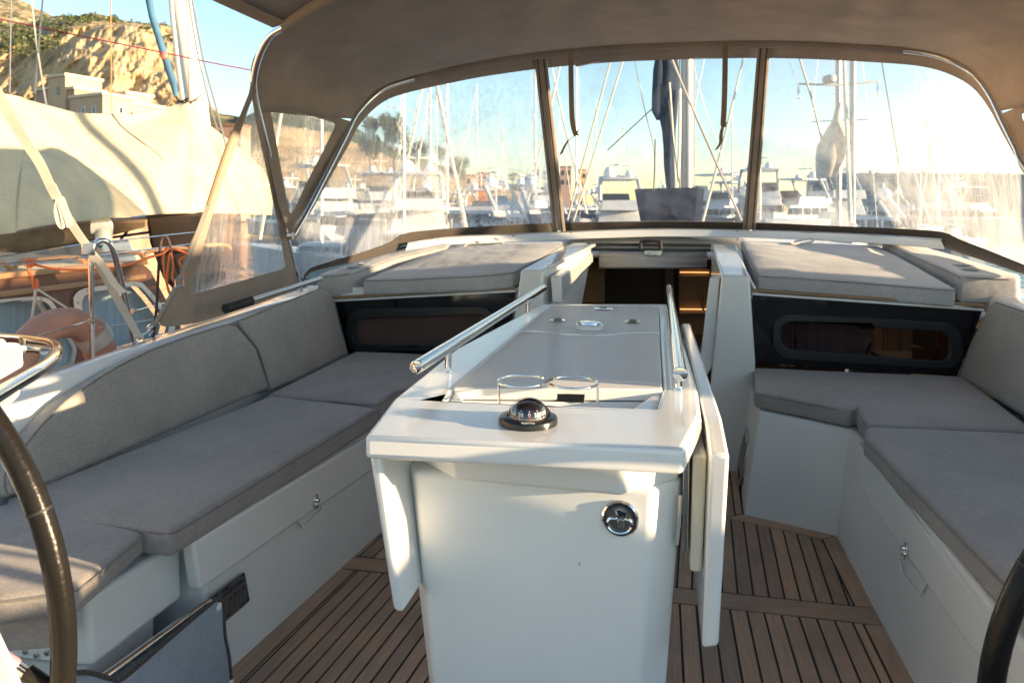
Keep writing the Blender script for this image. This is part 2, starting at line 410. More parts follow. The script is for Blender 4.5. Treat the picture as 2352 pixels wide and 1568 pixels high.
# ---- teak sole: caulk bed with separate planks standing 4 mm proud
box('caulk_bed', (-.2, 1.6, -.03), (3.4, 4.8, .052), CAULK, yacht)
def planking(name, polys):
    vs, fs, uvs, tones = [], [], [], []
    for poly, d in polys:
        d = V(d).normalized(); ux = random.random()*9; tone = random.random()
        n = len(poly); b0 = len(vs); top = [V((p.x, p.y, 0)) for p in poly]; bot = [V((p.x, p.y, -.006)) for p in poly]
        vs += top+bot; side = V((-d.y, d.x, 0))
        fl = [list(range(n))]+[[i, n+i, n+(i+1)%n, (i+1)%n] for i in range(n)]
        for f in fl:
            fs.append([b0+i for i in f]); tones.append(tone)
            for i in f: p = vs[b0+i]; uvs.append((p.x*d.x+p.y*d.y+ux, p.x*side.x+p.y*side.y+ux*.37))
    base = rootloc(yacht)
    me = bpy.data.meshes.new(name); me.from_pydata([v-base for v in vs], [], fs)
    uvl = me.uv_layers.new(name='UVMap')
    for i, uv in enumerate(uvs): uvl.data[i].uv = uv
    at = me.attributes.new('tone', 'FLOAT', 'FACE')
    for i, t in enumerate(tones): at.data[i].value = t
    me.materials.append(TEAK); o = bpy.data.objects.new(name, me); C.objects.link(o); o.parent = yacht
    return o
W2 = lambda x, y: V((x, y))
def strips(region, d, w, gap, phase=0, cross=None):
    """cut a convex region into planks running along d"""
    d = V(d).normalized(); s = V((d.y, -d.x)); ds = [p.dot(s) for p in region]; out = []
    k = math.floor((min(ds)-phase)/w)
    while k*w+phase < max(ds):
        a = k*w+phase+gap/2; b = (k+1)*w+phase-gap/2
        c = clip(clip(region, s*a, s), s*b, -s)
        if len(c) > 2: out.append((c, (d.x, d.y, 0)))
        k += 1
    return out
g = .004
pl = []
# starboard side
pl += strips([W2(-.2,2.525), W2(.622,2.525), W2(.624,3.0), W2(.285,3.125), W2(-.2,3.2)], (.055,1), .0502, .0075, .020)
pl += strips([W2(-.2,.6), W2(.622,.6), W2(.622,2.415), W2(-.2,2.415)], (0,1), .0530, .0075, .012)
pl.append(([W2(.630,.6), W2(.69,.6), W2(.69,2.415), W2(.630,2.415)], (0,1,0)))
pl.append(([W2(.630,2.525), W2(.69,2.525), W2(.69,3.04), W2(.632,3.002)], (0,1,0)))
pl.append(([W2(.282,3.133), W2(.630,3.008), W2(.69,3.05), W2(.345,3.18)], (1,-.36,0)))
pl.append(([W2(-.8,2.424), W2(.69,2.424), W2(.69,2.516), W2(-.8,2.516)], (1,0,0)))
pl.append(([W2(-1.14,2.412), W2(-.8,2.412+.010), W2(-.8,2.506), W2(-1.13,2.496)], (1,0,0)))
pl += strips([W2(-.1,3.13), W2(.275,3.135), W2(.345,3.19), W2(.38,3.8), W2(-.1,3.8)], (.05,1), .052, .0075, 0)
# port side
pdir = (.088, 1)
pl += strips([W2(-1.070,2.403), W2(-.20,2.415), W2(-.20,.6), W2(-1.23,.6)], pdir, .0475, .0075, .0135)
pl.append(([W2(-1.24,.6), W2(-1.20,2.403), W2(-1.078,2.403), W2(-1.236,.6)], pdir+(0,)))
pl += strips([W2(-1.12,2.51), W2(-.2,2.52), W2(-.2,3.7), W2(-1.06,3.7)], pdir, .0535, .0075, .02)
planking('teak_planking', pl)

# ---- seat mouldings
sb = [(.348,3.174),(.688,3.043),(.68,2.5),(.68,1.3),(.70,.7),(1.9,.7),(1.9,3.9),(.40,3.9)]
st = [(.437,3.354),(.765,3.129),(.770,3.003),(.735,1.777),(.72,.7),(1.9,.7),(1.9,3.9),(.46,3.9)]
SK = .974
st = [(x*SK, y*SK if y < 3.7 else y) for x, y in st]
seat_s = prism('seat_moulding', flat(st,.424), flat(sb,-.03), GELM, yacht, bevel=.012, seg=3)
pb = [(-1.05,3.78),(-1.06,3.1),(-1.102,2.694),(-1.191,1.77),(-1.30,.9),(-2.0,.9),(-2.0,3.78)]
pt = [(-.86,3.78),(-.90,3.36),(-1.120,3.05),(-1.134,2.75),(-1.247,1.735),(-1.60,1.735),(-2.0,1.735),(-2.0,3.78)]
pb2 = [(-1.0,3.78),(-1.02,3.3),(-1.06,3.0),(-1.102,2.694),(-1.197,1.735),(-1.55,1.735),(-2.0,1.735),(-2.0,3.78)]
pt = [(-.86,3.78),(-.90,3.30),(-1.075,2.98),(-1.103,2.68),(-1.222,1.735),(-1.60,1.735),(-2.0,1.735),(-2.0,3.78)]
seat_p = prism('seat_moulding', flat(pt,.424), flat(pb2,-.03), GELM, yacht, bevel=.012, seg=3)
PW = plane(V((-1.102,2.694,0)), V((-1.191,1.77,0)), V((-1.103,2.694,.424)))   # the port seat wall
pn = PW[1] if PW[1].x > 0 else -PW[1]
def pwall(px, off=0.): return pP(px, PW)+pn*off
# raised locker front above the groove
lf = [pwall(p, .004) for p in [(431,1243),(863,988),(866,1066),(674,1197),(449,1353)]]
loc_f = prism('locker_front', [p+pn*.012 for p in lf], [p-pn*.03 for p in lf], GELM, seat_p, bevel=.009, seg=3)
# recess grip under the port latch
gr = [pwall(p, .002) for p in q('S5', -238,800, -135,712, -100,745, -210,850)]
mk('locker_grip', *holed_d(gr, [[gr[0].lerp(gr[2],.14), gr[1].lerp(gr[3],.14), gr[2].lerp(gr[0],.14), gr[3].lerp(gr[1],.14)]], pn*.004), GELM, seat_p, bevel=.0015)
def latch(px, n, off, h, parent, P):
    c = P; up = V((0,0,1)); sd = n.cross(up).normalized(); up = sd.cross(n)
    pr = [(math.cos(2*math.pi*i/20), math.sin(2*math.pi*i/20)) for i in range(20)]
    vs = [c+sd*x*h*.30+up*y*h*.5 for x, y in pr]; vs2 = [p+n*.004 for p in vs]
    lt = prism('locker_latch', vs2, vs, CHROME, parent, bevel=.0015)
    knob = MB(); knob.add(lathe_d(c+up*h*.12+n*.003, [(h*.17,0),(h*.19,.004),(h*.12,.011),(.001,.012)], 16, n))
    dome = lathe_d(c-up*h*.18+n*.003, [(h*.22,0),(h*.2,.005),(h*.10,.009),(.001,.010)], 16, n); knob.add(dome)
    knob.mk('latch_knob', CHROME, lt)
latch(None, pn, 0, .052, loc_f, pwall((714,1150), .018))
# starboard wall groove, latch and recess
SW = plane(V((.682,2.5,0)), V((.682,1.3,0)), V((.738,2.45,.424))); sn_ = SW[1] if SW[1].x < 0 else -SW[1]
def swall(px, off=0.): return pP(px, SW)+sn_*off
lf2 = [swall(p, .003) for p in q('S6', 1078,225, 1075,470, 1270,740, 1640,1270, 1752,1418, 1800,1320, 1822,1185)]
lf2 = [swall(p, .003) for p in q('S6', 1072,232, 1075,460, 1275,745, 1640,1262)]
lf2 = [V((p.x,p.y,p.z)) for p in lf2]
a_, b_, c_, d_ = lf2
g0, g1, g2, g3 = [swall(p, .003) for p in q('S6', 1082,232, 1076,465, 1640,1262, 1828,1190)]
front = [g0, g1, g2, g2+(g2-g1)*.45, g3+(g3-g0)*.45, g3]
loc_s = prism('locker_front', [p+sn_*.014 for p in front], [p-sn_*.03 for p in front], GELM, seat_s, bevel=.009, seg=3)
latch(None, sn_, 0, .050, loc_s, swall(q('S6', 1366,840), .018)+V((0,0,0)))
gr2 = [swall(p, .003) for p in q('S6', 1290,870, 1330,870, 1465,1000, 1415,1090, 1310,960)]
cc = sum(gr2, V((0,0,0)))/5
mk('locker_grip', *holed_d(gr2, [[p.lerp(cc,.16) for p in gr2]], sn_*.004), GELM, seat_s, bevel=.0015)
sl = [swall(p, .004) for p in q('S6', 1390,905, 1395,905, 1428,960, 1424,962)]
prism('vent_slot', [p+sn_*.002 for p in sl], sl, BLACKM, seat_s)
# speaker in the cheek of the starboard seat
SP = plane(V((.348,3.174,0)), V((.374,3.678,0)), V((.437,3.354,.40)))
spn = SP[1] if SP[1].x < 0 else -SP[1]
ctr = pP(q('S6', 432,310), SP)+spn*.003
sy = (V((.374,3.678,0))-V((.348,3.174,0))).normalized(); sz = spn.cross(sy); sz = sz if sz.z > 0 else -sz
def sp_ell(a, b, o): return [ctr+sy*math.copysign(abs(math.cos(t))**.75, math.cos(t))*a+sz*math.copysign(abs(math.sin(t))**.75, math.sin(t))*b+spn*o for t in [2*math.pi*i/32 for i in range(32)]]
spk = mk('loudspeaker', *holed_d(sp_ell(.125,.135,.0), [sp_ell(.098,.108,.0)], spn*.008), STEEL, seat_s, bevel=.002)
prism('speaker_grille', sp_ell(.098,.108,.004), sp_ell(.098,.108,-.002), BLACKM, spk)
for k in range(5): tube('speaker_rib', [ctr+sy*(-.09+.045*k)+sz*(-.07)+spn*.006, ctr+sy*(-.09+.045*k)+sz*.07+spn*.006], .004, STEEL, spk, n=6)

# ---- port aft seat box, with its locker pocket below
ab_t = [(-1.262,1.395),(-1.255,1.700),(-1.60,1.72),(-2.0,1.72),(-2.0,1.36),(-1.6,1.38)]
ab_t = [(-1.275,1.395),(-1.262,1.705),(-2.0,1.715),(-2.0,1.35)]
prism('aft_seat_box', flat(ab_t,.412), flat([(-1.265,1.40),(-1.255,1.70),(-2.0,1.71),(-2.0,1.36)],.255), GELM, yacht, bevel=.014, seg=4)
box('aft_seat_box', (-1.66,1.50,.10), (.72,.30,.30), GELM, yacht, bevel=.01)
for p in q('T5', 415,1058, 590,1120, 771,1075):
    lathe('screw_cap', pY(p, 1.388), [(.0065,0),(.0065,-.003),(.004,-.004)], STEEL, yacht, n=14, axis=V((0,1,0)))
for pf in (-1.245,): tube('grab_tube', [V((pf-.01,1.36,.17)), V((pf-.01,1.36,.235)), V((pf+.02,1.40,.245)), V((pf+.055,1.72,.243))], .011, CHROME, yacht)

# ---- coamings and topsides (lofted sections)
def loft(name, secs, m, parent, **k):
    vs = [V(p) for s in secs for p in s]; n = len(secs[0]); fs = []
    for i in range(len(secs)-1):
        for j in range(n-1): fs.append([i*n+j, i*n+j+1, (i+1)*n+j+1, (i+1)*n+j])
    return mk(name, vs, fs, m, parent, **k)
port_secs = []
for y, xi, zi, xo, zo in [(8.5,-1.4,1.02,-1.62,.98),(6.5,-1.75,.95,-2.0,.9),(5.0,-1.9,.87,-2.10,.84),(3.95,-1.9,.835,-2.12,.815),(3.3,-1.9,.81,-2.08,.80),(2.7,-1.90,.79,-2.02,.785),(2.2,-1.90,.778,-1.985,.770),(1.98,-1.89,.765,-1.98,.758),(1.86,-1.885,.745,-1.975,.748),(1.70,-1.875,.68,-1.955,.69),(1.5,-1.865,.59,-1.93,.58),(1.2,-1.86,.52,-1.93,.50),(.4,-1.86,.50,-1.95,.48),(-1.2,-1.86,.50,-1.95,.48)]:
    port_secs.append([(xi+.12,y,.30),(xi+.03,y,zi-.12),(xi+.008,y,zi-.02),(xi-.01,y,zi),(xo+.015,y,zo+.004),(xo,y,zo-.01),(xo-.03,y,zo-.1),(xo-.05,y,-.2),(xo+.1,y,-1.4)])
loft('coaming', port_secs, GEL, yacht, ang=50)
st_secs = []
for y, xi, z in [(8.5,1.15,1.02),(6.5,1.5,.95),(5.0,1.62,.88),(3.95,1.60,.87),(3.0,1.60,.86),(2.0,1.60,.84),(1.0,1.58,.80),(.2,1.58,.62),(-1.2,1.58,.55)]:
    st_secs.append([(xi-.12,y,.30),(xi-.02,y,z-.08),(xi,y,z-.01),(xi+.02,y,z),(xi+.30,y,z),(xi+.32,y,z-.02),(xi+.36,y,z-.2),(xi+.38,y,-.2),(xi+.2,y,-1.4)])
loft('coaming', st_secs, GEL, yacht, ang=50)

# ---- coachroof
def roofz(x, y): return .872+.108*(y-3.8)-.055*max(0, abs(x+.15)-.62)-(.5*(abs(x+.15)-1.62)**1 if abs(x+.15) > 1.62 else 0)*.6
def roof(name, x0, x1, y0, y1, nx, ny, m, th=.03, f=None):
    vs = []; fs = []
    for j in range(ny+1):
        for i in range(nx+1):
            x = x0+(x1-x0)*i/nx; y = y0+(y1-y0)*j/ny; vs.append(V((x, y, (f or roofz)(x, y))))
    for j in range(ny):
        for i in range(nx): a = j*(nx+1)+i; fs.append([a, a+1, a+nx+2, a+nx+1])
    return mk(name, vs, fs, m, yacht, solid=th, off=-1)
roof('coachroof', -2.0, -.60, 3.80, 5.10, 14, 12, GEL)
roof('coachroof', .44, 1.82, 3.80, 5.10, 14, 12, GEL)
def fz(x, y):
    k = max(0, y-5.15); return min(1.20, .872+.108*(min(y,5.15)-3.8)+.32*min(k,.35)) - .045*abs(x+.1)**1.5 - max(0, y-5.5)*.03
roof('coachroof', -1.95, 1.78, 4.98, 8.5, 24, 20, GEL, f=fz)
# moulded step under the windshield and its joint lines
stp = [pD(p, d) for p, d in zip([(930,577),(1040,561),(1160,556),(1310,549),(1500,543),(1694,545),(1860,551),(2010,559),(2170,572)], [4.75,5.0,5.1,5.15,5.15,5.05,4.8,4.5,4.1])]
stp2 = [p+V((0,.05,.045)) for p in stp]
vs = stp+stp2+[p+V((0,.30,.045)) for p in stp]; n = len(stp)
mk('windshield_step', vs, [[i, i+1, n+i+1, n+i] for i in range(n-1)]+[[n+i, n+i+1, 2*n+i+1, 2*n+i] for i in range(n-1)], GEL, yacht, bevel=.008, solid=.01)
for i in (3, 5): tube('joint_seam', [stp[i]+V((0,-.008,-.02)), stp2[i]+V((0,-.008,0))], .0025, INK, yacht, n=6)
rail_p = [p+V((0,-.004,.006)) for p in spline(stp2, 5)]
tube('windshield_rail', rail_p, .006, ALU, yacht, n=8)

box('aft_deck', (-.1,-1.75,.2), (3.6,1.6,.5), GELM, yacht, bevel=.03)
# ---- bulkheads with their black windows
YB = 3.79
def bulk(k, outer, wout, win, label, curtain):
    poly = [pY(p, YB) for p in q(k, *outer)]
    hole = [pY(p, YB) for p in win]; ring = [pY(p, YB-.010) for p in wout]; rin = [pY(p, YB-.012) for p in win]
    b = mk('bulkhead_panel', *holed_d(poly, [hole], V((0,.03,0))), BLACKG, yacht, bevel=.002)
    w = mk('window_frame', *holed_d([pY(p, YB-.016) for p in wout], [[p-V((0,.004,0)) for p in rin]], V((0,.018,0))), FRM, b, bevel=.006, seg=3)
    c = sum(rin, V((0,0,0)))/len(rin)
    prism('window_pane', [p+V((0,.018,0)) for p in rin], [p+V((0,.022,0)) for p in rin], SMOKE, b)
    inner = [p.lerp(c, .04)+V((0,.010,0)) for p in rin]
    tube('window_seal', [p+V((0,.012,0)) for p in rin], .0045, BLACKM, b, n=6, closed=True)
    return b, c, rin
bp, cp, rp = bulk('S2', (248,657, 1838,576, 1815,800, 1700,1180, 372,1138), qr('S2',(352,733),(1650,700),(1650,1085),(352,1108),.10,.36), qr('S2',(405,806),(1590,772),(1590,1030),(405,1048),.07,.36), 'port', CURT)
bs, cs_, rs = bulk('S4', (240,598, 1928,716, 1740,1200, 258,1095), qr('S4',(388,728),(1785,812),(1785,1152),(388,1068),.10,.40), qr('S4',(446,790),(1692,868),(1692,1098),(446,1000),.065,.40), 'stbd', CURTL)
for k, a, b in (('S2', (240,652), (1845,566)), ('S4', (236,590), (1935,708))):
    A, B = pY(q(k, *a), YB-.01), pY(q(k, *b), YB-.01)
    vs, fs = ribbon_d([A, B], .02, V((0,1,0)), .011); mk('white_trim', vs, fs, GEL, yacht, bevel=.002)
    A2, B2 = A+V((0,-.004,.020)), B+V((0,-.004,.020))
    vs, fs = ribbon_d([A2, B2], .03, V((0,1,0)), .013); mk('teak_trim', vs, fs, INTW, yacht, bevel=.002)
# lower bulkhead walls behind the seats
box('bulkhead_wall', (-1.36,3.85,.42), (1.30,.04,.86), GELM, yacht)
box('bulkhead_wall', (1.05,3.85,.20), (1.30,.04,.42), GELM, yacht)
# window stays seen in the starboard pane
for x, y, dx in ((560,975,0),(1082,1000,25),(1578,1040,12)):
    a = pY(q('S4', x-10, y+35), YB+.03); b = pY(q('S4', x+dx, y-45), YB+.05)
    tube('window_stay', [a, b], .006, BLACKM, bs, n=8)
for x, y in ((600,808),(1075,838)): box('window_hinge', pY(q('S4', x, y), YB+.03), (.07,.012,.014), BLACKM, bs, bevel=.002)

# ---- companionway
YC = 3.72
pc = [pY(p, YC) for p in q('S3', 128,390, 330,390, 325,620)]
col_aft = [V((-.723,YC,.977)), V((-.603,YC,.977)), V((-.600,YC,.45)), V((-.60,YC,-.02)), V((-.80,YC,-.02)), V((-.775,YC,.60))]
col_fwd = [V((-.592,4.92,1.066)), V((-.445,4.92,1.066)), V((-.50,4.2,.45)), V((-.50,4.2,-.02)), V((-.80,4.2,-.02)), V((-.775,4.2,.60))]
prism('companionway_column', col_aft, col_fwd, GEL, yacht, bevel=.012, seg=3)
sa = [V((.304,YC-.02,.973)), V((.437,YC-.02,.968)), V((.463,YC-.02,.55)), V((.452,YC-.02,-.02)), V((.19,YC-.02,-.02)), V((.250,YC-.02,.44))]
sf = [V((.335,4.9,1.066)), V((.496,4.9,1.064)), V((.50,4.2,.55)), V((.48,4.2,-.02)), V((.33,4.2,-.02)), V((.33,4.2,.44))]
prism('companionway_column', sa, sf, GEL, yacht, bevel=.012, seg=3)
# inner slides
i1 = [V((-.575,3.755,.925)), V((-.520,3.755,.925)), V((-.505,3.755,.50)), V((-.575,3.755,.50))]
i2 = [V((-.50,4.88,1.03)), V((-.445,4.88,1.03)), V((-.445,4.88,.93)), V((-.50,4.88,.93))]
i2 = [pY(p, 4.85) for p in q('S3', 740,238, 782,232, 780,318, 742,320)]
i1 = [pY(p, 3.755) for p in q('S3', 400,452, 492,452, 540,700, 405,700)]
i1[3].x = i1[0].x
vs = i1+i2
slp = [pY(p, 3.76) for p in q('S3', 490,452, 505,700)]
a0, a1 = pY(q('S3', 490,452), 3.755), pY(q('S3', 505,690), 3.755)
b0, b1 = pY(q('S3', 782,232), 4.85), pY(q('S3', 782,318), 4.85)
m0 = pY(q('S3', 545,602), 3.95)
face = [a0, b0, b1, m0, a1]; th = V((-.055,0,0))
prism('companionway_slide', face, [p+th for p in face], CREAM if False else GEL, yacht, bevel=.006)
s0, s1, s2, s3 = [pY(p, 3.735) for p in q('S3', 1838,462, 1928,466, 1868,1260, 1700,1500)]
s4 = pY(q('S3', 1765,1060), 3.735)
prism('companionway_slide', [s0, s1, s2, s3, s4], [p+V((.03,.20,0)) for p in [s0, s1, s2, s3, s4]], GEL, yacht, bevel=.006)
ga, gb = pY(q('S3', 392,360), 3.73), pY(q('S3', 785,165), 4.85)
vs, fs = ribbon_d([ga, gb], .02, V((0,0,1)), .03); mk('slide_groove', vs, fs, GEL, yacht, bevel=.003)
# hatch frame, handle, lock and blind
YH = 4.86
hf = MB()
for y0 in (160, 207):
    A, B = pY(q('S3', 730,y0), YH), pY(q('S3', 1848,y0+8), YH)
    hf.add(ribbon_d([A, B], .03, V((0,1,0)), .020))
hatch = hf.mk('hatch_frame', BLACKG, yacht, bevel=.002)
A, B, Cc, Dd = [pY(p, YH+.02) for p in q('S3', 740,172, 1848,180, 1848,206, 740,200)]
prism('hatch_glass', [A,B,Cc,Dd], [p+V((0,.01,0)) for p in (A,B,Cc,Dd)], BLIND, hatch)
hp = [pY(p, YH-.05) for p in q('S3', 1212,200, 1212,160, 1232,134, 1370,134, 1392,160, 1392,200)]
tube('hatch_handle', spline(hp, 5), .011, BLACKM, hatch)
lk = [pY(p, YH-.03) for p in q('S3', 1248,215, 1405,217, 1402,250, 1385,265, 1265,264, 1248,250)]
hl = prism('hatch_lock', lk, [p+V((0,.025,0)) for p in lk], CHROME, hatch, bevel=.003)
lathe('lock_cylinder', pY(q('S3',1338,247), YH-.032), [(.013,0),(.011,-.006),(.001,-.007)], STEEL, hl, n=16, axis=V((0,1,0)))
def pleat(k, x0, x1, ys, Y, name, m, par):
    vs = []; n = len(ys)
    for j, y in enumerate(ys):
        for x in (x0, x1): vs.append(pY(q(k, x, y), Y-(.012 if j%2 else 0)))
    return mk(name, vs, [[2*j, 2*j+1, 2*j+3, 2*j+2] for j in range(n-1)], m, par, solid=.002, ang=15)
pleat('S3', 836, 1812, [226,252,278,300,345,352,378], 4.90, 'hatch_blind', BLIND, yacht)

# ---- cabin seen through the companionway and the bulkhead windows
cab = MB()
cab.add(box_d((-.2,6.35,-.1), (3.4,.04,2.0))); cab.add(box_d((-1.78,5.1,-.2), (.04,2.5,1.8))); cab.add(box_d((1.55,5.1,-.2), (.04,2.5,1.8)))
cab.add(box_d((-.2,5.1,-1.1), (3.4,2.5,.04)))
cab.add(box_d((-1.25,5.3,.80), (1.25,2.1,.04))); cab.add(box_d((.98,5.3,.80), (1.1,2.1,.04)))
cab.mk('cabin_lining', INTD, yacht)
def panel(x0, y0, x1, y1, Y, m, name, th=.02):
    a = [pY(p, Y) for p in q('S3', x0,y0, x1,y0, x1,y1, x0,y1)]
    return prism(name, a, [p+V((0,th,0)) for p in a], m, yacht, bevel=.003)
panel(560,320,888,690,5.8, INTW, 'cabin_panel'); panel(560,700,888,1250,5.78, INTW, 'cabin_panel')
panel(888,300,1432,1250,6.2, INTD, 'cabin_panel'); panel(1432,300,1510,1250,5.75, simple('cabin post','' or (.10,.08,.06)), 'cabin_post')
CABIN_FILL = emit('warm cabin fill', (1,.72,.42), 6.)  # unseen ceiling discs added to brighten the cabin behind the windows
for lx, ly in ((-1.35,4.25),(-.95,5.2),(1.0,4.25),(.9,5.2)):
    lathe('cabin_fill_disc', V((lx,ly,.775)), [(.05,0),(.05,-.012),(.03,-.016),(.001,-.017)], CABIN_FILL, yacht, n=20)
LED = emit('warm led', (1,.55,.2), .6)
shelf_back = panel(1556,380,1960,1250,6.0, INTW, 'shelf_back')
for yy in (455, 788, 1010):
    sh = [pY(p, 5.86) for p in q('S3', 1556,yy-8, 1960,yy-6, 1960,yy+8, 1556,yy+6)]
    s = prism('shelf', sh, [p+V((0,.14,0)) for p in sh], INTW, yacht, bevel=.002)
    for i in range(22 if yy < 900 else 0):
        pp = pY(q('S3', 1572+12*i, yy-43+i*.1), 5.97); box('led_light', pp, (.008,.006,.008), LED, s)
for i, (dx, tx) in enumerate(((0,-52),(12,-8),(22,6),(8,-30))):
    tube('diffuser_stick', [pY(q('S3', 1775+dx*.5, 760), 5.9), pY(q('S3', 1775+tx, 600+8*i), 5.9)], .0022, BLACKM, yacht, n=6)
# galley dividers and curtains behind the panes
def cabinpane(k, x0, y0, x1, y1, Y, m, name='curtain', folds=0):
    if folds:
        a, b = pY(q(k, x0, y0), Y), pY(q(k, x1, y0), Y); c, d = pY(q(k, x0, y1), Y), pY(q(k, x1, y1), Y); vs = []; n = folds*8
        for i in range(n+1):
            t = i/n; w = V((0, .012*math.sin(t*folds*6.28)+.006*math.sin(t*folds*15), 0)); vs += [a.lerp(b, t)+w, c.lerp(d, t)+w]
        return mk(name, vs, [[2*i, 2*i+1, 2*i+3, 2*i+2] for i in range(n)], m, yacht)
    a = [pY(p, Y) for p in q(k, x0,y0, x1,y0, x1,y1, x0,y1)]
    return prism(name, a, [p+V((0,.02,0)) for p in a], m, yacht)
cabinpane('S2', 380, 740, 545, 1120, 3.93, CURT, folds=4); cabinpane('S2', 600, 740, 1255, 1120, 3.96, CURT, folds=14)
cabinpane('S2', 1262, 740, 1350, 1120, 4.1, INTW, 'cabin_panel'); cabinpane('S2', 1375, 740, 1640, 1120, 4.3, INTW, 'cabin_panel')
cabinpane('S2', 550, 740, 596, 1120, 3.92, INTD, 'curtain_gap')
cabinpane('S4', 560, 760, 1110, 1120, 3.95, CURTL, folds=5); cabinpane('S4', 1110, 760, 1420, 1010, 4.15, CURT, 'curtain', folds=3)
cabinpane('S4', 430, 760, 545, 1120, 4.0, CURTL, folds=2)
cabinpane('S4', 1600, 850, 1720, 1120, 4.1, simple('rust cushion', (.45,.13,.05), .8), 'locker_door')
cabinpane('S4', 1420, 990, 1600, 1120, 4.05, simple('orange locker', (.22,.10,.05), .7), 'locker_door')

# ---- builder's plate, pocket, boot details
plq = [pwall(p, .001) for p in q('T3', 380,858, 940,425, 966,430, 1047,870, 1035,915, 492,1378)]
plate = prism('builder_plate', [p+pn*.0012 for p in plq], plq, PLATE, seat_p)
PU = (plq[1]-plq[0]).normalized(); PVv = pn.cross(PU); PVv = PVv if PVv.z > 0 else -PVv
def onplate(x, y): return pwall(q('T3', x, y), .0027)
tx = MB()
sc = .1367*1.5/FL
for s, x, y, sz in (('SPBI',635,712,.0150),('Parc d\'Activités de l\'Eraudière',775,660,.0068),('85170 Dompierre sur Yon FRANCE',785,690,.0068),
                    ('BENETEAU',517,905,.0075),('A',728,857,.0125),('B',803,797,.0125),('C',873,738,.0125),('D',950,677,.0125),('CE',920,975,.015),
                    ('N° DE CONFORMITE',530,1003,.0055),('+    =  MAX',640,1185,.009),('KG MAX',505,1235,.0075)):
    tx.add(text_d(s, sz, onplate(x, y), PU, PVv))
sw = [onplate(*p) for p in ((500,790),(476,815),(480,838),(512,850),(512,875),(478,893))]
tx.add(tube_d(spline(sw, 4), .0016, 6))
for x, y in ((540,1060),(556,1185),(628,1145)): tx.add(lathe_d(onplate(x, y), [(.0045,0),(.0045,.0005)], 12, pn))
for x, y in ((940,465),(1020,880)): tx.add(lathe_d(onplate(x, y), [(.0050,0),(.0050,.001),(.003,.002)], 14, pn))
def ln(a, b): tx.add(ribbon_d([onplate(*a), onplate(*b)], .0006, pn.cross((onplate(*b)-onplate(*a)).normalized()), .0004))
for i, dx in enumerate((0,77,155,228,300)): ln((690+dx*.99,862-dx*.77), (728+dx*.97,1090-dx*.76))
for t in (0,.33,.66,1): ln((690+38*t,862+228*t), (985+45*t,632+205*t))
for t in (.33,.66,1): ln((450+18*t,1010+100*t), (690+38*t,862+228*t))
tx.mk('plate_lettering', INK, plate, smooth=False)
# mesh pocket slung under the aft seat box
pk = q('R3', 1048,1132, 1072,1150, 1080,1300, 1112,1420, 1125,1568, 1130,1700, 700,1900, 300,1900, 260,1600, 380,1498, 500,1530, 560,1525, 800,1330)
pk3 = [pwall(p, .035) for p in pk]
pocket = thing('cockpit_pocket', 'blue grey mesh storage pocket with brown piping snapped to the port seat wall', 'storage pocket', (-1.2,1.6,.1))
mk('mesh_cloth', *holed_d(pk3, [], pn*.004), MESHC, pocket)
edge = spline([pwall(p, .038) for p in q('R3', 1115,1568, 1100,1420, 1078,1300, 1072,1160, 1048,1134, 1020,1145, 800,1325, 560,1525, 500,1530, 380,1498, 250,1500)], 4)
vs, fs = ribbon_d(edge, .010, V((.3,.2,1)), .005); 
tube('piping', edge, .0055, DKCANVAS, pocket, n=8)
for p in (q('R3',1046,1168), q('R3',1109,1552)): lathe('snap_button', pwall(p, .040), [(.010,0),(.0105,.002),(.006,.005),(.001,.0055)], WPAINT, pocket, n=20, axis=pn)
# ================================================================== cushions
def cz(z, *pp): return [pZ(p, z) for p in pp]
H_ = .070
cushion('seat_cushion', flat([(.46,3.78),(.405,3.277),(.735,3.063),(.772,3.085),(.752,2.862),(1.33,2.90),(1.42,3.78)],.5), H_, CLOTH,
        label='grey corner seat cushion under the starboard bulkhead window, notched where it meets the long cushion', cat='cushion', group='grey seat cushions around the cockpit')
cushion('seat_cushion', flat([(.70,2.70),(.745,2.845),(1.36,2.885),(1.36,.8),(.76,.8),(.725,1.72)],.5), H_, CLOTH,
        label='long grey seat cushion on the starboard bench, behind the right steering wheel', cat='cushion', group='grey seat cushions around the cockpit')
cushion('seat_cushion', [pZ(p,.5) for p in ((869,936),(620,908),(107,1108),(12,1143),(14,1160),(120,1181),(393,1222))], H_, CLOTH,
        label='long grey seat cushion on the port bench below the long backrest', cat='cushion', group='grey seat cushions around the cockpit')
cushion('seat_cushion', flat([(-1.66,2.795),(-1.128,2.762),(-1.14,2.98),(-1.05,3.10),(-.86,3.30),(-.84,3.76),(-1.68,3.76)],.5), H_, CLOTH,
        label='grey corner seat cushion under the port bulkhead window, left of the table', cat='cushion', group='grey seat cushions around the cockpit')
aft = cushion('seat_cushion', [V((-1.262,1.568,.492)), V((-1.76,1.70,.492)), V((-1.80,1.30,.492)), V((-1.345,1.232,.492)), V((-1.215,1.305,.492))], .060, CLOTH,
        label='grey aft seat cushion with hanging fabric flap behind the left steering wheel', cat='cushion', group='grey seat cushions around the cockpit')
fl = [pY(p, 1.29) for p in q('R3', -60,1245, 100,1240, 262,1230, 275,1392, 40,1408, 20,1370, -60,1400)]
vs, fs = holed_d(fl, [], V((0,.012,0))); mk('fabric_flap', vs, fs, CLOTH, aft, bevel=.004)
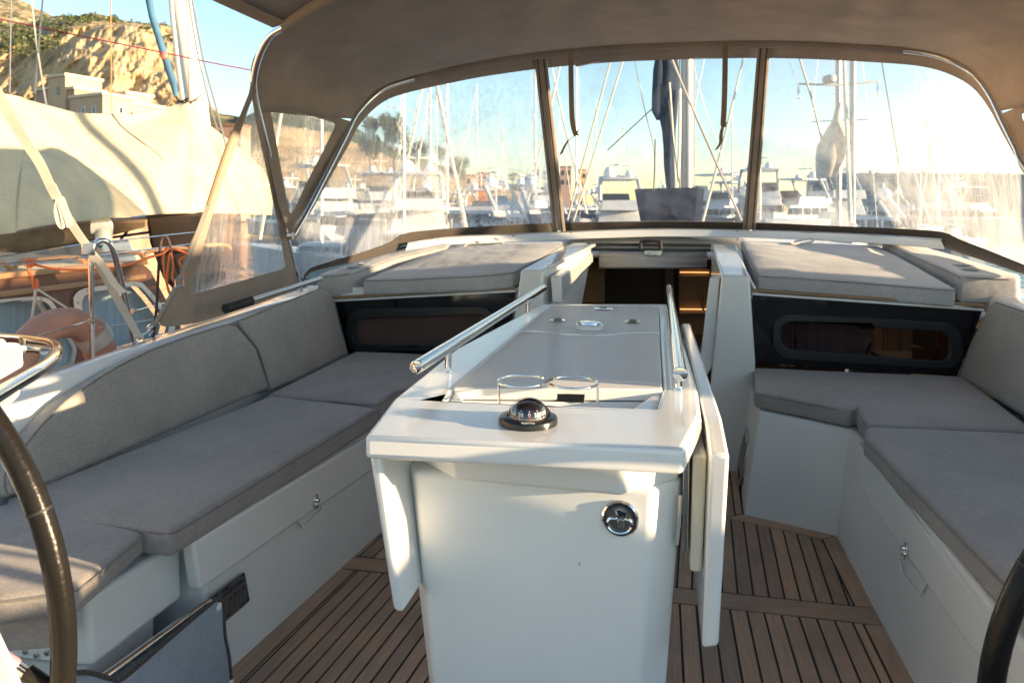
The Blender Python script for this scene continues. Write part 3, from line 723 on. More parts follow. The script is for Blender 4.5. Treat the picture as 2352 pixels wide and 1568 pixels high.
# ---- backrests
BKp = plane(V((-1.728,2.95,.48)), V((-1.728,1.7,.48)), V((-1.815,2.3,.80))); bn = BKp[1] if BKp[1].x > 0 else -BKp[1]
def bk(*pp): return [pP(p, BKp)+bn*.004 for p in pp]
cushion('back_cushion', bk((617,889),(588,800),(541,747),(520,745),(430,773),(344,805),(280,836),(219,873),(150,922),(91,981),(48,1035),(8,1092),(16,1140),(100,1113)), .085, CLOTHB, nrm=bn, rnd=.016, crown=.008,
        label='long grey back cushion with a rounded aft end along the port coaming', cat='cushion', group='grey back cushions')
BK2 = plane(V((-1.700,3.7,.48)), V((-1.728,2.9,.48)), V((-1.83,3.3,.83))); bn2 = BK2[1] if BK2[1].x > 0 else -BK2[1]
cushion('back_cushion', [pP(p, BK2) for p in ((800,811),(762,672),(742,660),(690,680),(545,738),(556,752),(595,800),(624,894),(704,862))], .085, CLOTHB, nrm=bn2, rnd=.016, crown=.008,
        label='shorter grey back cushion at the forward port corner beside the black window', cat='cushion', group='grey back cushions')
BK3 = plane(V((1.405,3.75,.5)), V((1.37,2.8,.5)), V((1.505,3.5,.865))); bn3 = BK3[1] if BK3[1].x < 0 else -BK3[1]
f1 = [pP(p, BK3) for p in ((2202,862),(2222,800),(2268,708),(2282,692))]
f1 += [V((1.49,2.9,.86)), V((1.48,1.2,.86)), V((1.37,1.2,.5)), V((1.375,2.9,.5))]
cushion('back_cushion', f1, .12, CLOTHB, nrm=bn3, rnd=.018, crown=.008,
        label='grey back cushion along the starboard coaming, cut off by the right photo edge', cat='cushion', group='grey back cushions')
# ---- sun pads on the coachroof
def padz(px, side, add=0):
    # pad tops follow the cambered roof
    if side > 0: a, b, c = V((.47,3.78,.965)), V((1.47,3.78,.920)), V((.47,4.78,1.075))
    else: a, b, c = V((-.765,3.78,.963)), V((-1.64,3.78,.903)), V((-.765,4.78,1.073))
    up = V((0,0,add)); return pP(px, plane(a+up, b+up, c+up))
PG = 'light grey sun pads on the coachroof'
cushion('sun_pad', [padz(p, 1) for p in q('S4', 280,452, 195,290, 150,202, 600,215, 1165,238, 1450,390, 1728,550, 1715,558, 1000,500)], .088, CLOTH2, crown=.010, rnd=.02,
        label='wide light grey sun pad on the starboard coachroof, beside the bolster with two cup holes', cat='sun pad', group=PG)
cushion('sun_pad', [padz(p, -1) for p in q('S2', 490,468, 780,350, 1085,235, 1290,160, 1700,140, 2265,128, 2262,160, 1855,385, 1822,400, 1500,430, 800,462)], .088, CLOTH2, crown=.010, rnd=.02,
        label='wide light grey sun pad on the port coachroof, right of the narrow bolster', cat='sun pad', group=PG)
def bolster(pts, side, holes, lab):
    top = [padz(p, side, .035) for p in pts]
    o = cushion('bolster', top, .135, CLOTH2, rnd=.028, crown=.006, label=lab, cat='bolster', group='light grey bolsters along the coachroof')
    for h in holes:
        c = padz(h, side, .043); lathe('cup_hole', c, [(.038,-.004),(.040,.0),(.036,.0025),(.030,.001),(.030,-.02)], MESHC, o, n=24)
    return o
bolster(q('S4', 1752,455, 1745,445, 1190,205, 1215,178, 1290,182, 1700,300, 2205,452, 2190,475), 1, q('S4', 1775,376, 1842,408),
        'light grey bolster with two dark cup holes on the starboard coachroof edge')
bolster(q('S2', 95,440, 130,405, 600,260, 1150,118, 1225,112, 1262,135, 1240,160, 800,262, 450,388, 425,398), -1, q('S2', 505,325, 415,355),
        'light grey bolster with its sunlit inner side and cup holes on the port coachroof edge')
# rope loops lying on the pads
lp = spline([padz(p, 1, .018) for p in q('S4', 520,225, 560,205, 640,190, 680,188, 682,205, 640,215, 570,225)], 5, True)
tag(tube('rope_loop', lp, .007, WEB, n=8, closed=True), 'small grey rope loop lying on the starboard sun pad below the windshield', 'rope')
lp = [padz(p, -1, .016) for p in q('S2', 1395,172, 1420,160, 1560,152, 1730,143)]
vs, fs = ribbon_d(spline(lp, 4), .03, V((0,.9,.1)), .006); tag(mk('strap', vs, fs, WEB), 'short pale strap lying on the port sun pad below the windshield', 'strap')
# things tucked behind the bolster on the side deck
tag(tube('winch_handle', [padz(p, -1, .02) for p in q('S2', 800,205, 860,188, 905,178)], .012, BLACKM), 'black winch handle lying behind the port bolster', 'winch handle')
tag(tube('rope_end', spline([padz(p, -1, .03) for p in q('S2', 900,180, 920,168, 945,172)], 4), .010, simple('orange red rope', (.7,.08,.02), .7)), 'orange rope end behind the port bolster', 'rope')

# ================================================================== table
table = thing('cockpit_table', 'white cockpit table with folded side leaves, steel handrails and a grey lid in its top', 'table', (-.25,2.3,0))
ZT = .86
top_out = [pZ(p, ZT) for p in ((838,1000),(903,915),(1047,800),(1243,698),(1533,698),(1575,800),(1603,893),(1611,955),(1571,1034))]
top_in = [pZ(p, ZT) for p in ((1025,921),(1043,889),(1264,702),(1513,702),(1522,890),(1506,939))]
tt = mk('table_top', *holed_d(top_out, [top_in], V((0,0,-.045))), GEL, table, bevel=.010, seg=4)
# well with its sloping corners and the lid over it
wi = top_in; wb = [p+V((0,0,-.14)) for p in wi]
n = len(wi); mk('bottle_well', [p+V((0,0,-.03)) for p in wi]+wb, [[i, (i+1)%n, n+(i+1)%n, n+i] for i in range(n)]+[list(range(n, 2*n))], GELM, table)
for a, b, c in ((0,1,V((.05,.03,0))), (5,4,V((-.06,.05,0)))):
    A = wi[a]+V((0,0,-.008)); B = wi[b]+V((0,0,-.008))
    tri = [A, B+(B-A)*.3, A+V((c.x,0,0))]
    prism('well_fillet', tri, [p+V((0,0,-.12)) for p in tri], GEL, table, bevel=.008, seg=3)
lid_a = [pZ(p, ZT+.006) for p in ((1041,888),(1113,826),(1130,764),(1265,703),(1512,703),(1516,768),(1521,893))]
A = [pZ(p, ZT+.006) for p in ((1041,890),(1193,764),(1515,768),(1521,893))]
B = [pZ(p, ZT+.006) for p in ((1197,760),(1266,704),(1512,704),(1515,764))]
lid1 = prism('table_lid', A, drop(A,.030), NONSKID, table, bevel=.004, seg=3)
lid2 = prism('table_lid', B, drop(B,.030), NONSKID, table, bevel=.004, seg=3)
gl = spline([pZ(p, ZT+.0068) for p in q('S3', 115,945, 450,958, 500,972, 780,982, 980,975, 1030,965, 1385,962)], 4)
vs, fs = ribbon_d(gl, .012, V((0,1,0)), .003); mk('finger_groove', vs, fs, GEL, lid1)
sl = [pZ(p, ZT-.035) for p in q('S5', 905,214, 1112,222, 1106,262, 935,252)]
y0 = .0
ys = lid1.location
slot_y = A[3].y
A[0]
so = [pY(p, 1.716) for p in q('S5', 860,216, 1112,224, 1107,262, 870,250)]
wa, wb_ = A[0]+V((.004,-.003,0)), A[3]+V((-.004,-.003,0))
ww = [V((wa.x,wa.y,.834)), V((wb_.x,wb_.y,.834)), V((wb_.x,wb_.y-.012,.70)), V((wa.x,wa.y-.012,.70))]
prism('well_wall', ww, [p+V((0,.01,0)) for p in ww], GEL, table)
prism('well_slot', so, [p+V((0,.004,0)) for p in so], CAULK, table)
# drain, deck plates and the round light on the lid
lathe('lid_eye', pZ(q('S3',875,742), ZT+.007), [(.042,0),(.040,.003),(.022,.004),(.018,.001)], CHROME, lid2, n=28)
for x, y in ((462,848),(1142,862)):
    c = pZ(q('S3', x, y), ZT+.007); l = lathe('lid_latch', c, [(.030,0),(.028,.003),(.012,.004),(.010,.001)], CHROME, lid2, n=24)
    tube('latch_ring', [c+V((.018*math.cos(t), .018*math.sin(t), .006)) for t in [i*.4 for i in range(15)]], .0025, STEEL, l, n=6)
c = pZ(q('S3', 750,918), ZT+.007)
tl = lathe('table_light', c, [(.052,0),(.052,.012),(.048,.017),(.030,.018),(.001,.018)], CREAM if False else GEL, lid2, n=32)
lathe('lamp_lens', c+V((0,0,.018)), [(.042,0),(.041,.004),(.025,.007),(.001,.0075)], BLACKG if False else CHROME, tl, n=32)
# apron and pedestal
ap = [(-.515,2.9),(-.545,1.50),(-.440,1.395),(-.085,1.382),(.035,1.49),(.03,2.9)]
ap = [(-.50,3.1),(-.548,1.505),(-.425,1.40),(-.070,1.395),(.040,1.495),(.02,3.1)]
prism('table_apron', flat(ap,.818), flat([(-.50,3.1),(-.535,1.515),(-.413,1.415),(-.073,1.400),(.038,1.505),(.02,3.1)],.742), GELM, table, bevel=.010, seg=3)
YP = 1.44
pa = [pY(q('S5', 328,690), YP), pY(q('S5', 1427,706), YP)]; pbm = [pY(q('S5', 405,1568), YP), pY(q('S5', 1370,1568), YP)]
def ext(a, b, z): t = (z-a.z)/(b.z-a.z); return a+(b-a)*t
l0, r0 = ext(pa[0], pbm[0], .745), ext(pa[1], pbm[1], .745); l1, r1 = ext(pa[0], pbm[0], 0), ext(pa[1], pbm[1], 0)
pt_ = [V((l0.x-.060,1.535,.745)), V((l0.x,YP,.745)), V((r0.x,YP,.745)), V((r0.x+.060,1.52,.745)), V((r0.x+.055,3.0,.745)), V((l0.x-.055,3.0,.745))]
pb_ = [V((l1.x-.035,1.535,0)), V((l1.x,YP,0)), V((r1.x,YP,0)), V((r1.x+.050,1.52,0)), V((r1.x+.045,2.95,0)), V((l1.x-.035,2.95,0))]
ped = prism('table_pedestal', pt_, pb_, GELM, table, bevel=.012, seg=4)
# flush ring latch
c = pY(q('S5', 1277,800), YP-.002); ax = V((0,-1,0))
rl = lathe('ring_latch', c, [(.0365,0),(.0365,.003),(.033,.006),(.028,.006),(.026,.003),(.001,.003)], CHROME, ped, n=40, axis=ax)
lathe('latch_recess', c+ax*.0035, [(.0255,0),(.0245,.0012),(.001,.0012)], simple('dark steel',(.30,.30,.30),.3,metal=.9), rl, n=32, axis=ax)
hx = [c+ax*.008+V((x*.036/85, 0, -y*.036/85)) for x, y in ((-20,-40),(-12,-8),(-48,0),(-58,30),(-35,55),(0,62),(35,52),(55,25),(48,0),(22,-8),(24,-40))]
tube('latch_pull', spline(hx, 4), .0030, CHROME, rl, n=8)
tube('latch_post', [c+ax*.004+V((0,0,.014)), c+ax*.010+V((0,0,.014))], .006, CHROME, rl, n=12)
box('latch_bolt', c+ax*.006+V((.002,0,-.006)), (.014,.008,.018), STEEL, rl, bevel=.002)
tube('scratch', [pY(p, YP-.0005) for p in q('S5', 1084,1018, 1090,1006)], .0007, INK, ped, n=4)
# leaves
def leaf(a, b, c_, d, Y0, Y1, x1, m=GEL):
    """aft end face a,b (top), c,d (bottom) at Y0, running forward to Y1"""
    F = [pY(p, Y0) for p in (a, b, c_, d)]; G = [V((p.x+x1, Y1, p.z)) for p in F]
    return prism('table_leaf', F, G, m, table, bevel=.009, seg=3), F, G
lfp, Fp, Gp = leaf((845,1032),(873,1034),(926,1409),(902,1403), 1.345, 3.15, .02)
rt = V((0,0,0))
FR_ = [pY(p, 1.45) for p in q('S6', 240,296, 350,302, 290,1368, 197,1380)]
GR_ = [V((p.x-.012, 2.92, p.z)) for p in FR_]
GR_[0].z = GR_[1].z = .845; GR_[2].z = GR_[3].z = .46
M0 = [V((FR_[0].x, 1.62, .845)), V((FR_[1].x, 1.62, .845)), V((FR_[2].x,1.62,FR_[2].z)), V((FR_[3].x,1.62,FR_[3].z))]
vs = FR_+M0+GR_; fs = [[0,1,2,3],[11,10,9,8]]
for k in (0,4): fs += [[k+i, k+(i+1)%4, k+4+(i+1)%4, k+4+i] for i in range(4)]
lfr = mk('table_leaf', vs, fs, GEL, table, bevel=.008, seg=3)
xl = FR_[0].x
ins = [V((xl-.030,1.50,.80)), V((xl-.002,1.50,.80)), V((xl-.012,1.50,.56)), V((xl-.036,1.50,.56))]
prism('leaf_rib', ins, [V((p.x-.012,2.85,p.z)) for p in ins], CREAM, lfr, bevel=.006)
hg = [V((xl-.050,1.50,.80)), V((xl-.036,1.50,.80)), V((xl-.040,1.50,.60)), V((xl-.050,1.50,.60))]
hinge = prism('leaf_hinge', hg, [p+V((0,.035,0)) for p in hg], STEEL, lfr, bevel=.002)
tube('hinge_arm', [V((xl-.055,1.49,.72)), V((xl-.058,1.49,.66)), V((xl-.062,1.50,.615))], .004, ALU, hinge, n=6)
lathe('hinge_screw', V((xl-.044,1.499,.632)), [(.005,0),(.004,.002)], STEEL, hinge, n=12, axis=V((0,-1,0)))
# handrails
def rail(A, B, posts):
    r = tube('handrail', [A, B], .0165, CHROME, table, n=24)
    ax = (A-B).normalized(); lathe('end_cap', A, [(.0165,0),(.0155,.002),(.013,.0025),(.001,.003)], CHROME, r, n=24, axis=ax)
    for p in posts:
        b = p; t = (p.y-A.y)/(B.y-A.y); h = A.lerp(B, t).z
        top = A.lerp(B, t); ps = tube('rail_post', [V((top.x,p.y,ZT-.002)), V((top.x,p.y,h))], .0095, CHROME, r, n=16)
        lathe('post_base', V((top.x,p.y,ZT)), [(.0135,0),(.0125,.003),(.0095,.004)], CHROME, ps, n=18)
A, B = pD((956,843), 1.70), pD((1248,661), 3.36); B.z = A.z = (A.z+B.z)/2
A, B = pZ((956,843), .925), pZ((1248,661), .93)
rail(A, B, [V((0,1.86,0)), V((0,2.95,0))])
A, B = pZ((1562,859), .928), pZ((1537,662), .93)
rail(A, B, [V((0,1.79,0)), V((0,2.9,0))])

# ================================================================== cup holder
Dh = 1.62; zr = .905
cl, cr = pZ((1200,874), zr), pZ((1316,878), zr); rad = (cr-cl).length/2*.97
ch = thing('cup_holder', 'steel wire cup holder of two rings standing in the table well behind the compass', 'cup holder', ((cl.x+cr.x)/2, cl.y, ZT))
def arc(c, a0, a1, n=28): return [c+V((math.cos(R(a0+(a1-a0)*i/n))*rad, math.sin(R(a0+(a1-a0)*i/n))*rad, 0)) for i in range(n+1)]
s_ = arc(cl, 42, 335, 34)+arc(cr, 155, -148, 34)
tube('ring_wire', s_, .0030, CHROME, ch, n=10)
tube('wire_leg', [cl+V((-rad,0,0)), cl+V((-rad+.002,0,-.06))], .0030, CHROME, ch, n=10)
tube('wire_leg', [cr+V((rad,-.005,0)), cr+V((rad,-.005,-.065))], .0030, CHROME, ch, n=10)

# ================================================================== compass
cc0 = pZ((1213,966), ZT+.004); comp = thing('compass', 'black dome compass with white degree numbers on the aft end of the white table', 'compass', (cc0.x, cc0.y, ZT))
c = V((cc0.x, cc0.y, ZT+.001))
lathe('compass_base', c, [(.0610,0),(.0610,.009),(.0590,.0125),(.050,.0145),(.0445,.0150),(.0440,.010),(.001,.009)], simple('black compass plastic',(.012,.012,.012),.22,var=.1), comp, n=56)
dc = c+V((0,0,.012)); Rc = .0355
card = lathe('compass_card', dc, [(Rc*.985,-.006),(Rc,.004),(Rc*.96,.012),(Rc*.80,.021),(Rc*.5,.0275),(.001,.030)], simple('matt black card',(.008,.008,.010),.35), comp, n=48)
mb = MB(); view = math.degrees(math.atan2(-c.y, -c.x))
def oncard(ang, h, out=0.):
    t = R(ang); r_ = Rc*(1.0 if h < .008 else .985)+.0006+out; return dc+V((math.cos(t)*r_, math.sin(t)*r_, h)), V((math.cos(t), math.sin(t), 0))
for i in range(72):
    a = i*5; p, nrm = oncard(a+view, .0); ux = V((-nrm.y, nrm.x, 0)); h = .0060 if i%6 == 0 else .0040
    mb.add(ribbon_d([p, p+V((0,0,h))], .0010 if i%6 else .0016, ux, .0004))
for k in range(12):
    deg = 30*k; off = -4+deg   # zero sits a little right of the line of sight
    p, nrm = oncard(view-off+0, .0115); ux = V((-nrm.y, nrm.x, 0))
    mb.add(text_d(str(deg), .0120, p-nrm*.0006, ux, V((0,0,1))-nrm*.18, .0003))
    mb.add(ribbon_d([p+V((0,0,.0060))-nrm*.0025, p+V((0,0,.0085))-nrm*.0042], .0012, ux, .0004))
mb.mk('degree_marks', emit('white marks', (.8,.8,.78), 0.0), card, smooth=False)
p, nrm = oncard(view-6+12, 0, .0016); red = [p+V((0,0,-.002)), p+V((0,0,.010))-nrm*.001, p+V((0,0,.020))-nrm*.010]
tube('lubber_line', red, .0006, REDP, comp, n=6)
lathe('compass_dome', dc, [(.0425*math.cos(R(a)), .0425*math.sin(R(a))*.93) for a in range(0, 90, 6)]+[(.0005,.0395)], glass_mat('compass dome glass',(.93,.94,.95),.10), comp, n=48)
hood = MB(); 
for k, hz in ((0,0),):
    vs = []; nn = 20
    for i in range(nn+1):
        a = R(20+140*i/nn); s0 = .72*math.sin(math.pi*i/nn)
        for r_, z_ in ((.049,.004),(.0475,.004+.030*s0),(.043,.004+.036*s0),(.0445,.004+.028*s0)): vs.append(dc+V((math.cos(a)*r_, math.sin(a)*r_*(1-.35*s0*(z_ > .01)), z_)))
    fs = []
    for i in range(nn):
        for j in range(4): fs.append([i*4+j, i*4+(j+1)%4, i*4+4+(j+1)%4, i*4+4+j])
    hood.v, hood.f = vs, fs
hood.mk('compass_hood', BLACKM, comp)
mb = MB(); t = R(view)
pc_ = c+V((math.cos(t)*.0545, math.sin(t)*.0545, .0142)); nrm = V((math.cos(t), math.sin(t), 0))
mb.add(text_d('PLASTIMO', .0058, pc_, V((-nrm.y,nrm.x,0)), V((-nrm.x,-nrm.y,.45)), .0003)); mb.mk('maker_name', WPAINT, comp, smooth=False)
# ================================================================== sprayhood
XM = -.08
def mir(p): return V((2*XM-p.x, p.y, p.z))
PF = plane(V((0,3.37,1.16)), V((1,3.37,1.16)), V((0,4.36,2.16)))
PA = plane(V((0,3.66,.9)), V((1,3.66,.9)), V((0,2.9,2.1)))
def yA(z): return 3.66-.6333*(z-.9)
Fp = [pP(p, PF) for p in ((673,541),(707,482),(747,404),(792,316),(812,274),(830,250),(854,225),(883,204),(919,191),(955,181),(1010,168),(1100,149),(1240,128),(1400,113),(1500,108),(1620,104),(1755,102),(1900,106),(2071,117),(2141,127),(2194,145),(2240,174),(2275,219),(2307,285),(2335,342),(2352,378))]
Fp += [V((1.69,3.54,1.34)), V((1.715,3.37,1.16))]
Ap = [pP(p, PA) for p in ((690,668),(682,640),(659,548),(641,469),(616,352),(594,262),(583,205),(587,160),(600,118),(621,84),(655,62))]
top3 = [V((x, yA(z), z)) for x, z in ((-1.38,2.20),(-.9,2.30),(-.45,2.35))]
Ap = Ap+top3+[V((XM, yA(2.365), 2.365))]+[mir(p) for p in top3[::-1]]+[mir(p) for p in Ap[::-1]]
FC = spline(Fp, 6); AC = spline(Ap, 6)
def near(curve, p): return min(range(len(curve)), key=lambda i: (curve[i]-p).length)
def resamp(curve, i0, i1, n):
    seg = curve[i0:i1+1]; d = [0]
    for a, b in zip(seg, seg[1:]): d.append(d[-1]+(b-a).length)
    out = []
    for k in range(n+1):
        t = d[-1]*k/n; j = 0
        while j < len(d)-2 and d[j+1] < t: j += 1
        out.append(seg[j].lerp(seg[j+1], (t-d[j])/max(1e-9, d[j+1]-d[j])))
    return out
hood = thing('sprayhood', 'taupe canvas sprayhood with clear vinyl windows on chrome hoops over the companionway', 'sprayhood', (XM,4.2,.9))
# --- roof between the hoops
iA = [near(AC, pP(p, PA)) for p in ((659,548),(596,268),(621,84))]; iAc = near(AC, V((XM, yA(2.365), 2.365)))
iF = [0, near(FC, pP((808,282), PF)), near(FC, pP((883,204), PF))]; iFc = near(FC, pP((1490,108), PF))
Ks = near(FC, pP((2300,265), PF)); Cs_ = near(FC, pP((2200,148), PF))
nA = len(AC)-1; iAm = [nA-i for i in iA]
segs = [(iA[1],iA[2],iF[1],iF[2],8),(iA[2],iAc,iF[2],iFc,26),(iAc,iAm[2],iFc,Cs_,26),(iAm[2],iAm[1],Cs_,Ks,8)]
ra, rf = [], []
for a0,a1,f0,f1,n in segs:
    x, y = resamp(AC,a0,a1,n), resamp(FC,f0,f1,n); ra += x if not ra else x[1:]; rf += y if not rf else y[1:]
vs, fs = [], []; M_ = 22; NN = len(ra)
for i, (a, f) in enumerate(zip(ra, rf)):
    e = min(i, NN-1-i)/10
    for j in range(M_+1):
        t = j/M_; p = a.lerp(f, t); bulge = math.sin(math.pi*t)*min(1, .12+min(i, NN-1-i)/5)
        crn = max(0, 1-abs(min(i, NN-1-i)-7)/9)
        fold = noise.noise(V((i*.42, t*1.3, 2)))*.020*bulge+noise.noise(V((i*.9+t*2, t*2.0, 7)))*.016*bulge*(.25+1.6*crn)+noise.noise(V((i*.35, t*9, 3)))*.022*bulge*crn
        p = p+V((0,0,1))*(-.035*bulge+fold)+V((1 if i > NN/2 else -1, 0, 0))*(.03*crn*bulge+fold*.8*crn)
        vs.append(p+V((0,0,.016)))
for i in range(NN-1):
    for j in range(M_): a = i*(M_+1)+j; fs.append([a, a+1, a+M_+2, a+M_+1])
mk('canopy', vs, fs, CANVAS, hood, solid=.003, ang=180)
# --- tubes and sleeves
tube('front_hoop', FC, .0150, CHROME, hood, n=18); tube('aft_hoop', AC, .0155, CHROME, hood, n=18)
s0, s1 = near(FC, pP((958,180), PF)), near(FC, pP((2068,117), PF))
sl_p = FC[s0:s1+1]
vs, fs = [], []
for i, p in enumerate(sl_p):
    w = noise.noise(V((i*.7,0,0)))*.004
    for dy, dz in ((-.030,.040),(-.036,.018),(-.026,-.012),(-.004,-.024),(.02,-.016),(.03,.005)): vs.append(p+V((0, dy+w, dz+w*.8)))
fs = [[i*6+j, i*6+j+1, i*6+7+j, i*6+6+j] for i in range(len(sl_p)-1) for j in range(5)]
sleeve = mk('hoop_sleeve', vs, fs, CANVAS, hood, solid=.002, ang=180)
tube('sleeve_seam', [p+V((0,-.034,.043+noise.noise(V((i*.3,4,0)))*.004)) for i, p in enumerate(sl_p)], .0045, DKCANVAS, sleeve, n=6)
a0 = near(AC, pP((652,64), PA)); sl_p = AC[a0:len(AC)-a0]
vs = []; nn = 7
for i, p in enumerate(sl_p):
    w = noise.noise(V((i*.5,9,0)))*.006
    for k in range(nn): a = R(60+60*k); vs.append(p+V((0, math.cos(a)*.045+w, math.sin(a)*.032)))
fs = [[i*nn+j, i*nn+j+1, (i+1)*nn+j+1, (i+1)*nn+j] for i in range(len(sl_p)-1) for j in range(nn-1)]
mk('hoop_sleeve', vs, fs, CANVAS, hood, solid=.002, ang=180)
# slit where the front hoop enters its sleeve
for px in ((948,177),(2080,110)):
    c = pP(px, PF)+V((0,-.02,.03)); tube('sleeve_patch', [c+V((math.cos(t)*.10, .0, .055*math.sin(t)+.01)) for t in [i*.35 for i in range(10)]], .0022, DKCANVAS, hood, n=5)
# pivot fittings
for P in (Fp[0], Fp[-1]):
    lathe('hoop_fitting', P-V((0,.02,0)), [(.02,-.012),(.022,0),(.02,.012)], STEEL, hood, n=14, axis=V((1,0,0)))
# --- triangular side windows between the hoops
def planar(name, outer, inner, parent, m=CANVAS, pm=VIN, th=.003, pn_=None):
    n = (outer[1]-outer[0]).cross(outer[-1]-outer[0]).normalized()
    f = mk(name, *holed_d(outer, [inner], n*th), m, parent, bevel=.0008, seg=1)
    # vinyl as a fine sheet so it can be a little uneven
    bm = bmesh.new(); vv = [bm.verts.new(p+n*th*.5) for p in inner]; bm.faces.new(vv)
    bmesh.ops.triangulate(bm, faces=bm.faces[:])
    for _ in range(4): bmesh.ops.subdivide_edges(bm, edges=[e for e in bm.edges if e.calc_length() > .06], cuts=1); bmesh.ops.triangulate(bm, faces=[x for x in bm.faces if len(x.verts) > 3])
    for v in bm.verts: v.co += n*noise.noise(v.co*5)*.006
    me_v = [v.co.copy() for v in bm.verts]; bm.verts.index_update(); fsx = [[v.index for v in x.verts] for x in bm.faces]; bm.free()
    mk(pn_ or 'window_pane', me_v, fsx, pm, f, ang=180); return f
a_, f_, p_ = AC[iA[1]], FC[iF[1]], (AC[iA[0]]+FC[0])/2
TP = plane(a_, f_, p_)
inn = [pP(p, TP) for p in ((621,248),(627,241),(640,243),(700,262),(760,280),(770,285),(769,293),(740,352),(700,430),(677,480),(669,490),(664,484),(650,410),(632,310))]
low = pP((672,545), TP)
out_ = [a_, pP((700,248), TP), f_, pP((752,398), TP), pP((708,485), TP), low+V((0,.01,0)), low-V((0,.02,0)), pP((640,470), TP), pP((615,355), TP)]
planar('side_window', out_, inn, hood, pm=VINL)
am, fm = AC[iAm[1]], FC[Ks]; pm_ = (AC[iAm[0]]+FC[-1])/2
def bary(p):
    v0, v1, v2 = f_-a_, p_-a_, p-a_; d00, d01, d11, d20, d21 = v0.dot(v0), v0.dot(v1), v1.dot(v1), v2.dot(v0), v2.dot(v1); den = d00*d11-d01*d01
    v = (d11*d20-d01*d21)/den; w = (d00*d21-d01*d20)/den; return am+(fm-am)*v+(pm_-am)*w
planar('side_window', [bary(p) for p in out_], [bary(p) for p in inn], hood)
# --- aft wings (port one seen whole)
WPn = plane(V((-1.87,3.0,1.88)), V((-1.97,3.66,.9)), V((-1.985,2.54,.846)))
wo = [pP(p, WPn) for p in ((606,98),(590,128),(578,165),(574,219),(531,312),(500,395),(469,490),(437,566),(400,660),(383,700),(364,738),(368,747),(382,751),(453,741),(516,722),(600,695),(690,662),(681,640),(659,552),(641,473),(616,356),(594,265),(583,206),(587,161),(600,120))]
wi_ = [pP(p, WPn) for p in ((578,228),(585,262),(600,330),(616,400),(640,500),(654,600),(655,615),(640,620),(560,643),(445,675),(437,671),(440,655),(469,540),(500,440),(540,330))]
wi_ = [pP(p, WPn) for p in ((578,224),(588,285),(606,365),(622,440),(646,560),(655,612),(648,618),(560,643),(445,675),(437,671),(441,650),(474,540),(505,432),(545,325))]
wing = planar('aft_wing', wo, wi_, hood, pm=VINL)
hem = spline([p+V((.006,-.004,0)) for p in [pP(x, WPn) for x in ((612,88),(596,118),(582,152),(575,219),(531,312),(500,395),(469,490),(437,566),(400,660),(364,738))]], 4)
tube('rolled_hem', hem, [.012]*14+[.008]*(len(hem)-14), WEBT, wing, n=8)
planar('aft_wing', [mir(p) for p in wo], [mir(p) for p in wi_], hood)
# --- windshield
Bp = [pD(p, d) for p, d in (((694,650),3.93),((704,626),4.0),((750,611),4.11),((834,591),4.43),((897,571),4.72),((930,553),4.88),((1000,546),5.1),((1100,540),5.3),((1284,532),5.39),((1500,529),5.3),((1720,532),5.11),((1900,540),4.82),((2080,548),4.4),((2163,553),4.18),((2205,570),4.03),((2280,596),3.76),((2352,622),3.5))]+[V((1.76,3.3,.94))]
BC = spline(Bp, 6)
def fk(px): return near(FC, pP(px, PF))
def bk_(d, px): return near(BC, pD(px, d))
cuts_f = [0, fk((1226,130)), fk((1255,126)), fk((1741,102)), fk((1770,102)), len(FC)-1]
b1, b2, b3, b4 = [min(range(len(BC)), key=lambda i: abs((lambda d: CX+FL*(cs*BC[i].x+sn*BC[i].y)/d)(-sn*BC[i].x+cs*BC[i].y)-x)) for x in (1270,1299,1706,1736)]
cuts_b = [0, b1, b2, b3, b4, len(BC)-1]
def exact(curve, x, lo=None):
    """point of a curve on the sight line x"""
    prj = [CX+FL*(cs*p.x+sn*p.y)/(-sn*p.x+cs*p.y) for p in curve]
    for i in range(len(prj)-1):
        if (prj[i]-x)*(prj[i+1]-x) <= 0 and abs(prj[i+1]-prj[i]) > 1e-6: return i+(x-prj[i])/(prj[i+1]-prj[i])
    return 0
def cut(curve, t0, t1, n):
    def at(t): i = min(int(t), len(curve)-2); return curve[i].lerp(curve[i+1], t-i)
    sub = [at(t0)]+[curve[i] for i in range(int(t0)+1, int(math.ceil(t1)))]+[at(t1)]
    return resamp(sub, 0, len(sub)-1, n)
tf = [0]+[exact(FC, x) for x in (1226,1255,1741,1770)]+[len(FC)-1.001]
tb = [0]+[exact(BC, x) for x in (1270,1299,1706,1736)]+[len(BC)-1.001]
def sheet(name, i, v0, v1, n, m_, mt, parent, thick=.003, wob=.0, off=V((0,0,0)), **k):
    F_, B_ = cut(FC, tf[i], tf[i+1], n), cut(BC, tb[i], tb[i+1], n); vs = []
    for f, b in zip(F_, B_):
        out = V((0, .004, 0))
        for j in range(m_+1):
            t = v0+(v1-v0)*j/m_; p = f.lerp(b, t)+out*math.sin(math.pi*t)*.6
            if wob: p = p+V((.5,1,0))*noise.noise(p*4)*wob
            vs.append(p+off+V((0,.014,0)))
    fs = [[a*(m_+1)+j, a*(m_+1)+j+1, (a+1)*(m_+1)+j+1, (a+1)*(m_+1)+j] for a in range(n) for j in range(m_)]
    return mk(name, vs, fs, mt, parent, solid=thick if thick else 0, ang=180, **k)
for i, mt, lab in ((0, VINL, None), (2, VIN, None), (4, VINR, None)):
    n = (44, 24, 44)[i//2]
    b = sheet('windshield_border', i, -.012, .060, n, 2, CANVAS, hood, wob=.002)
    sheet('windshield_pane', i, .055, .950, n, 18, mt, hood, thick=0, wob=.008)
    sheet('windshield_skirt', i, .942, 1.03, n, 3, DKCANVAS, hood, wob=.010, thick=.004)
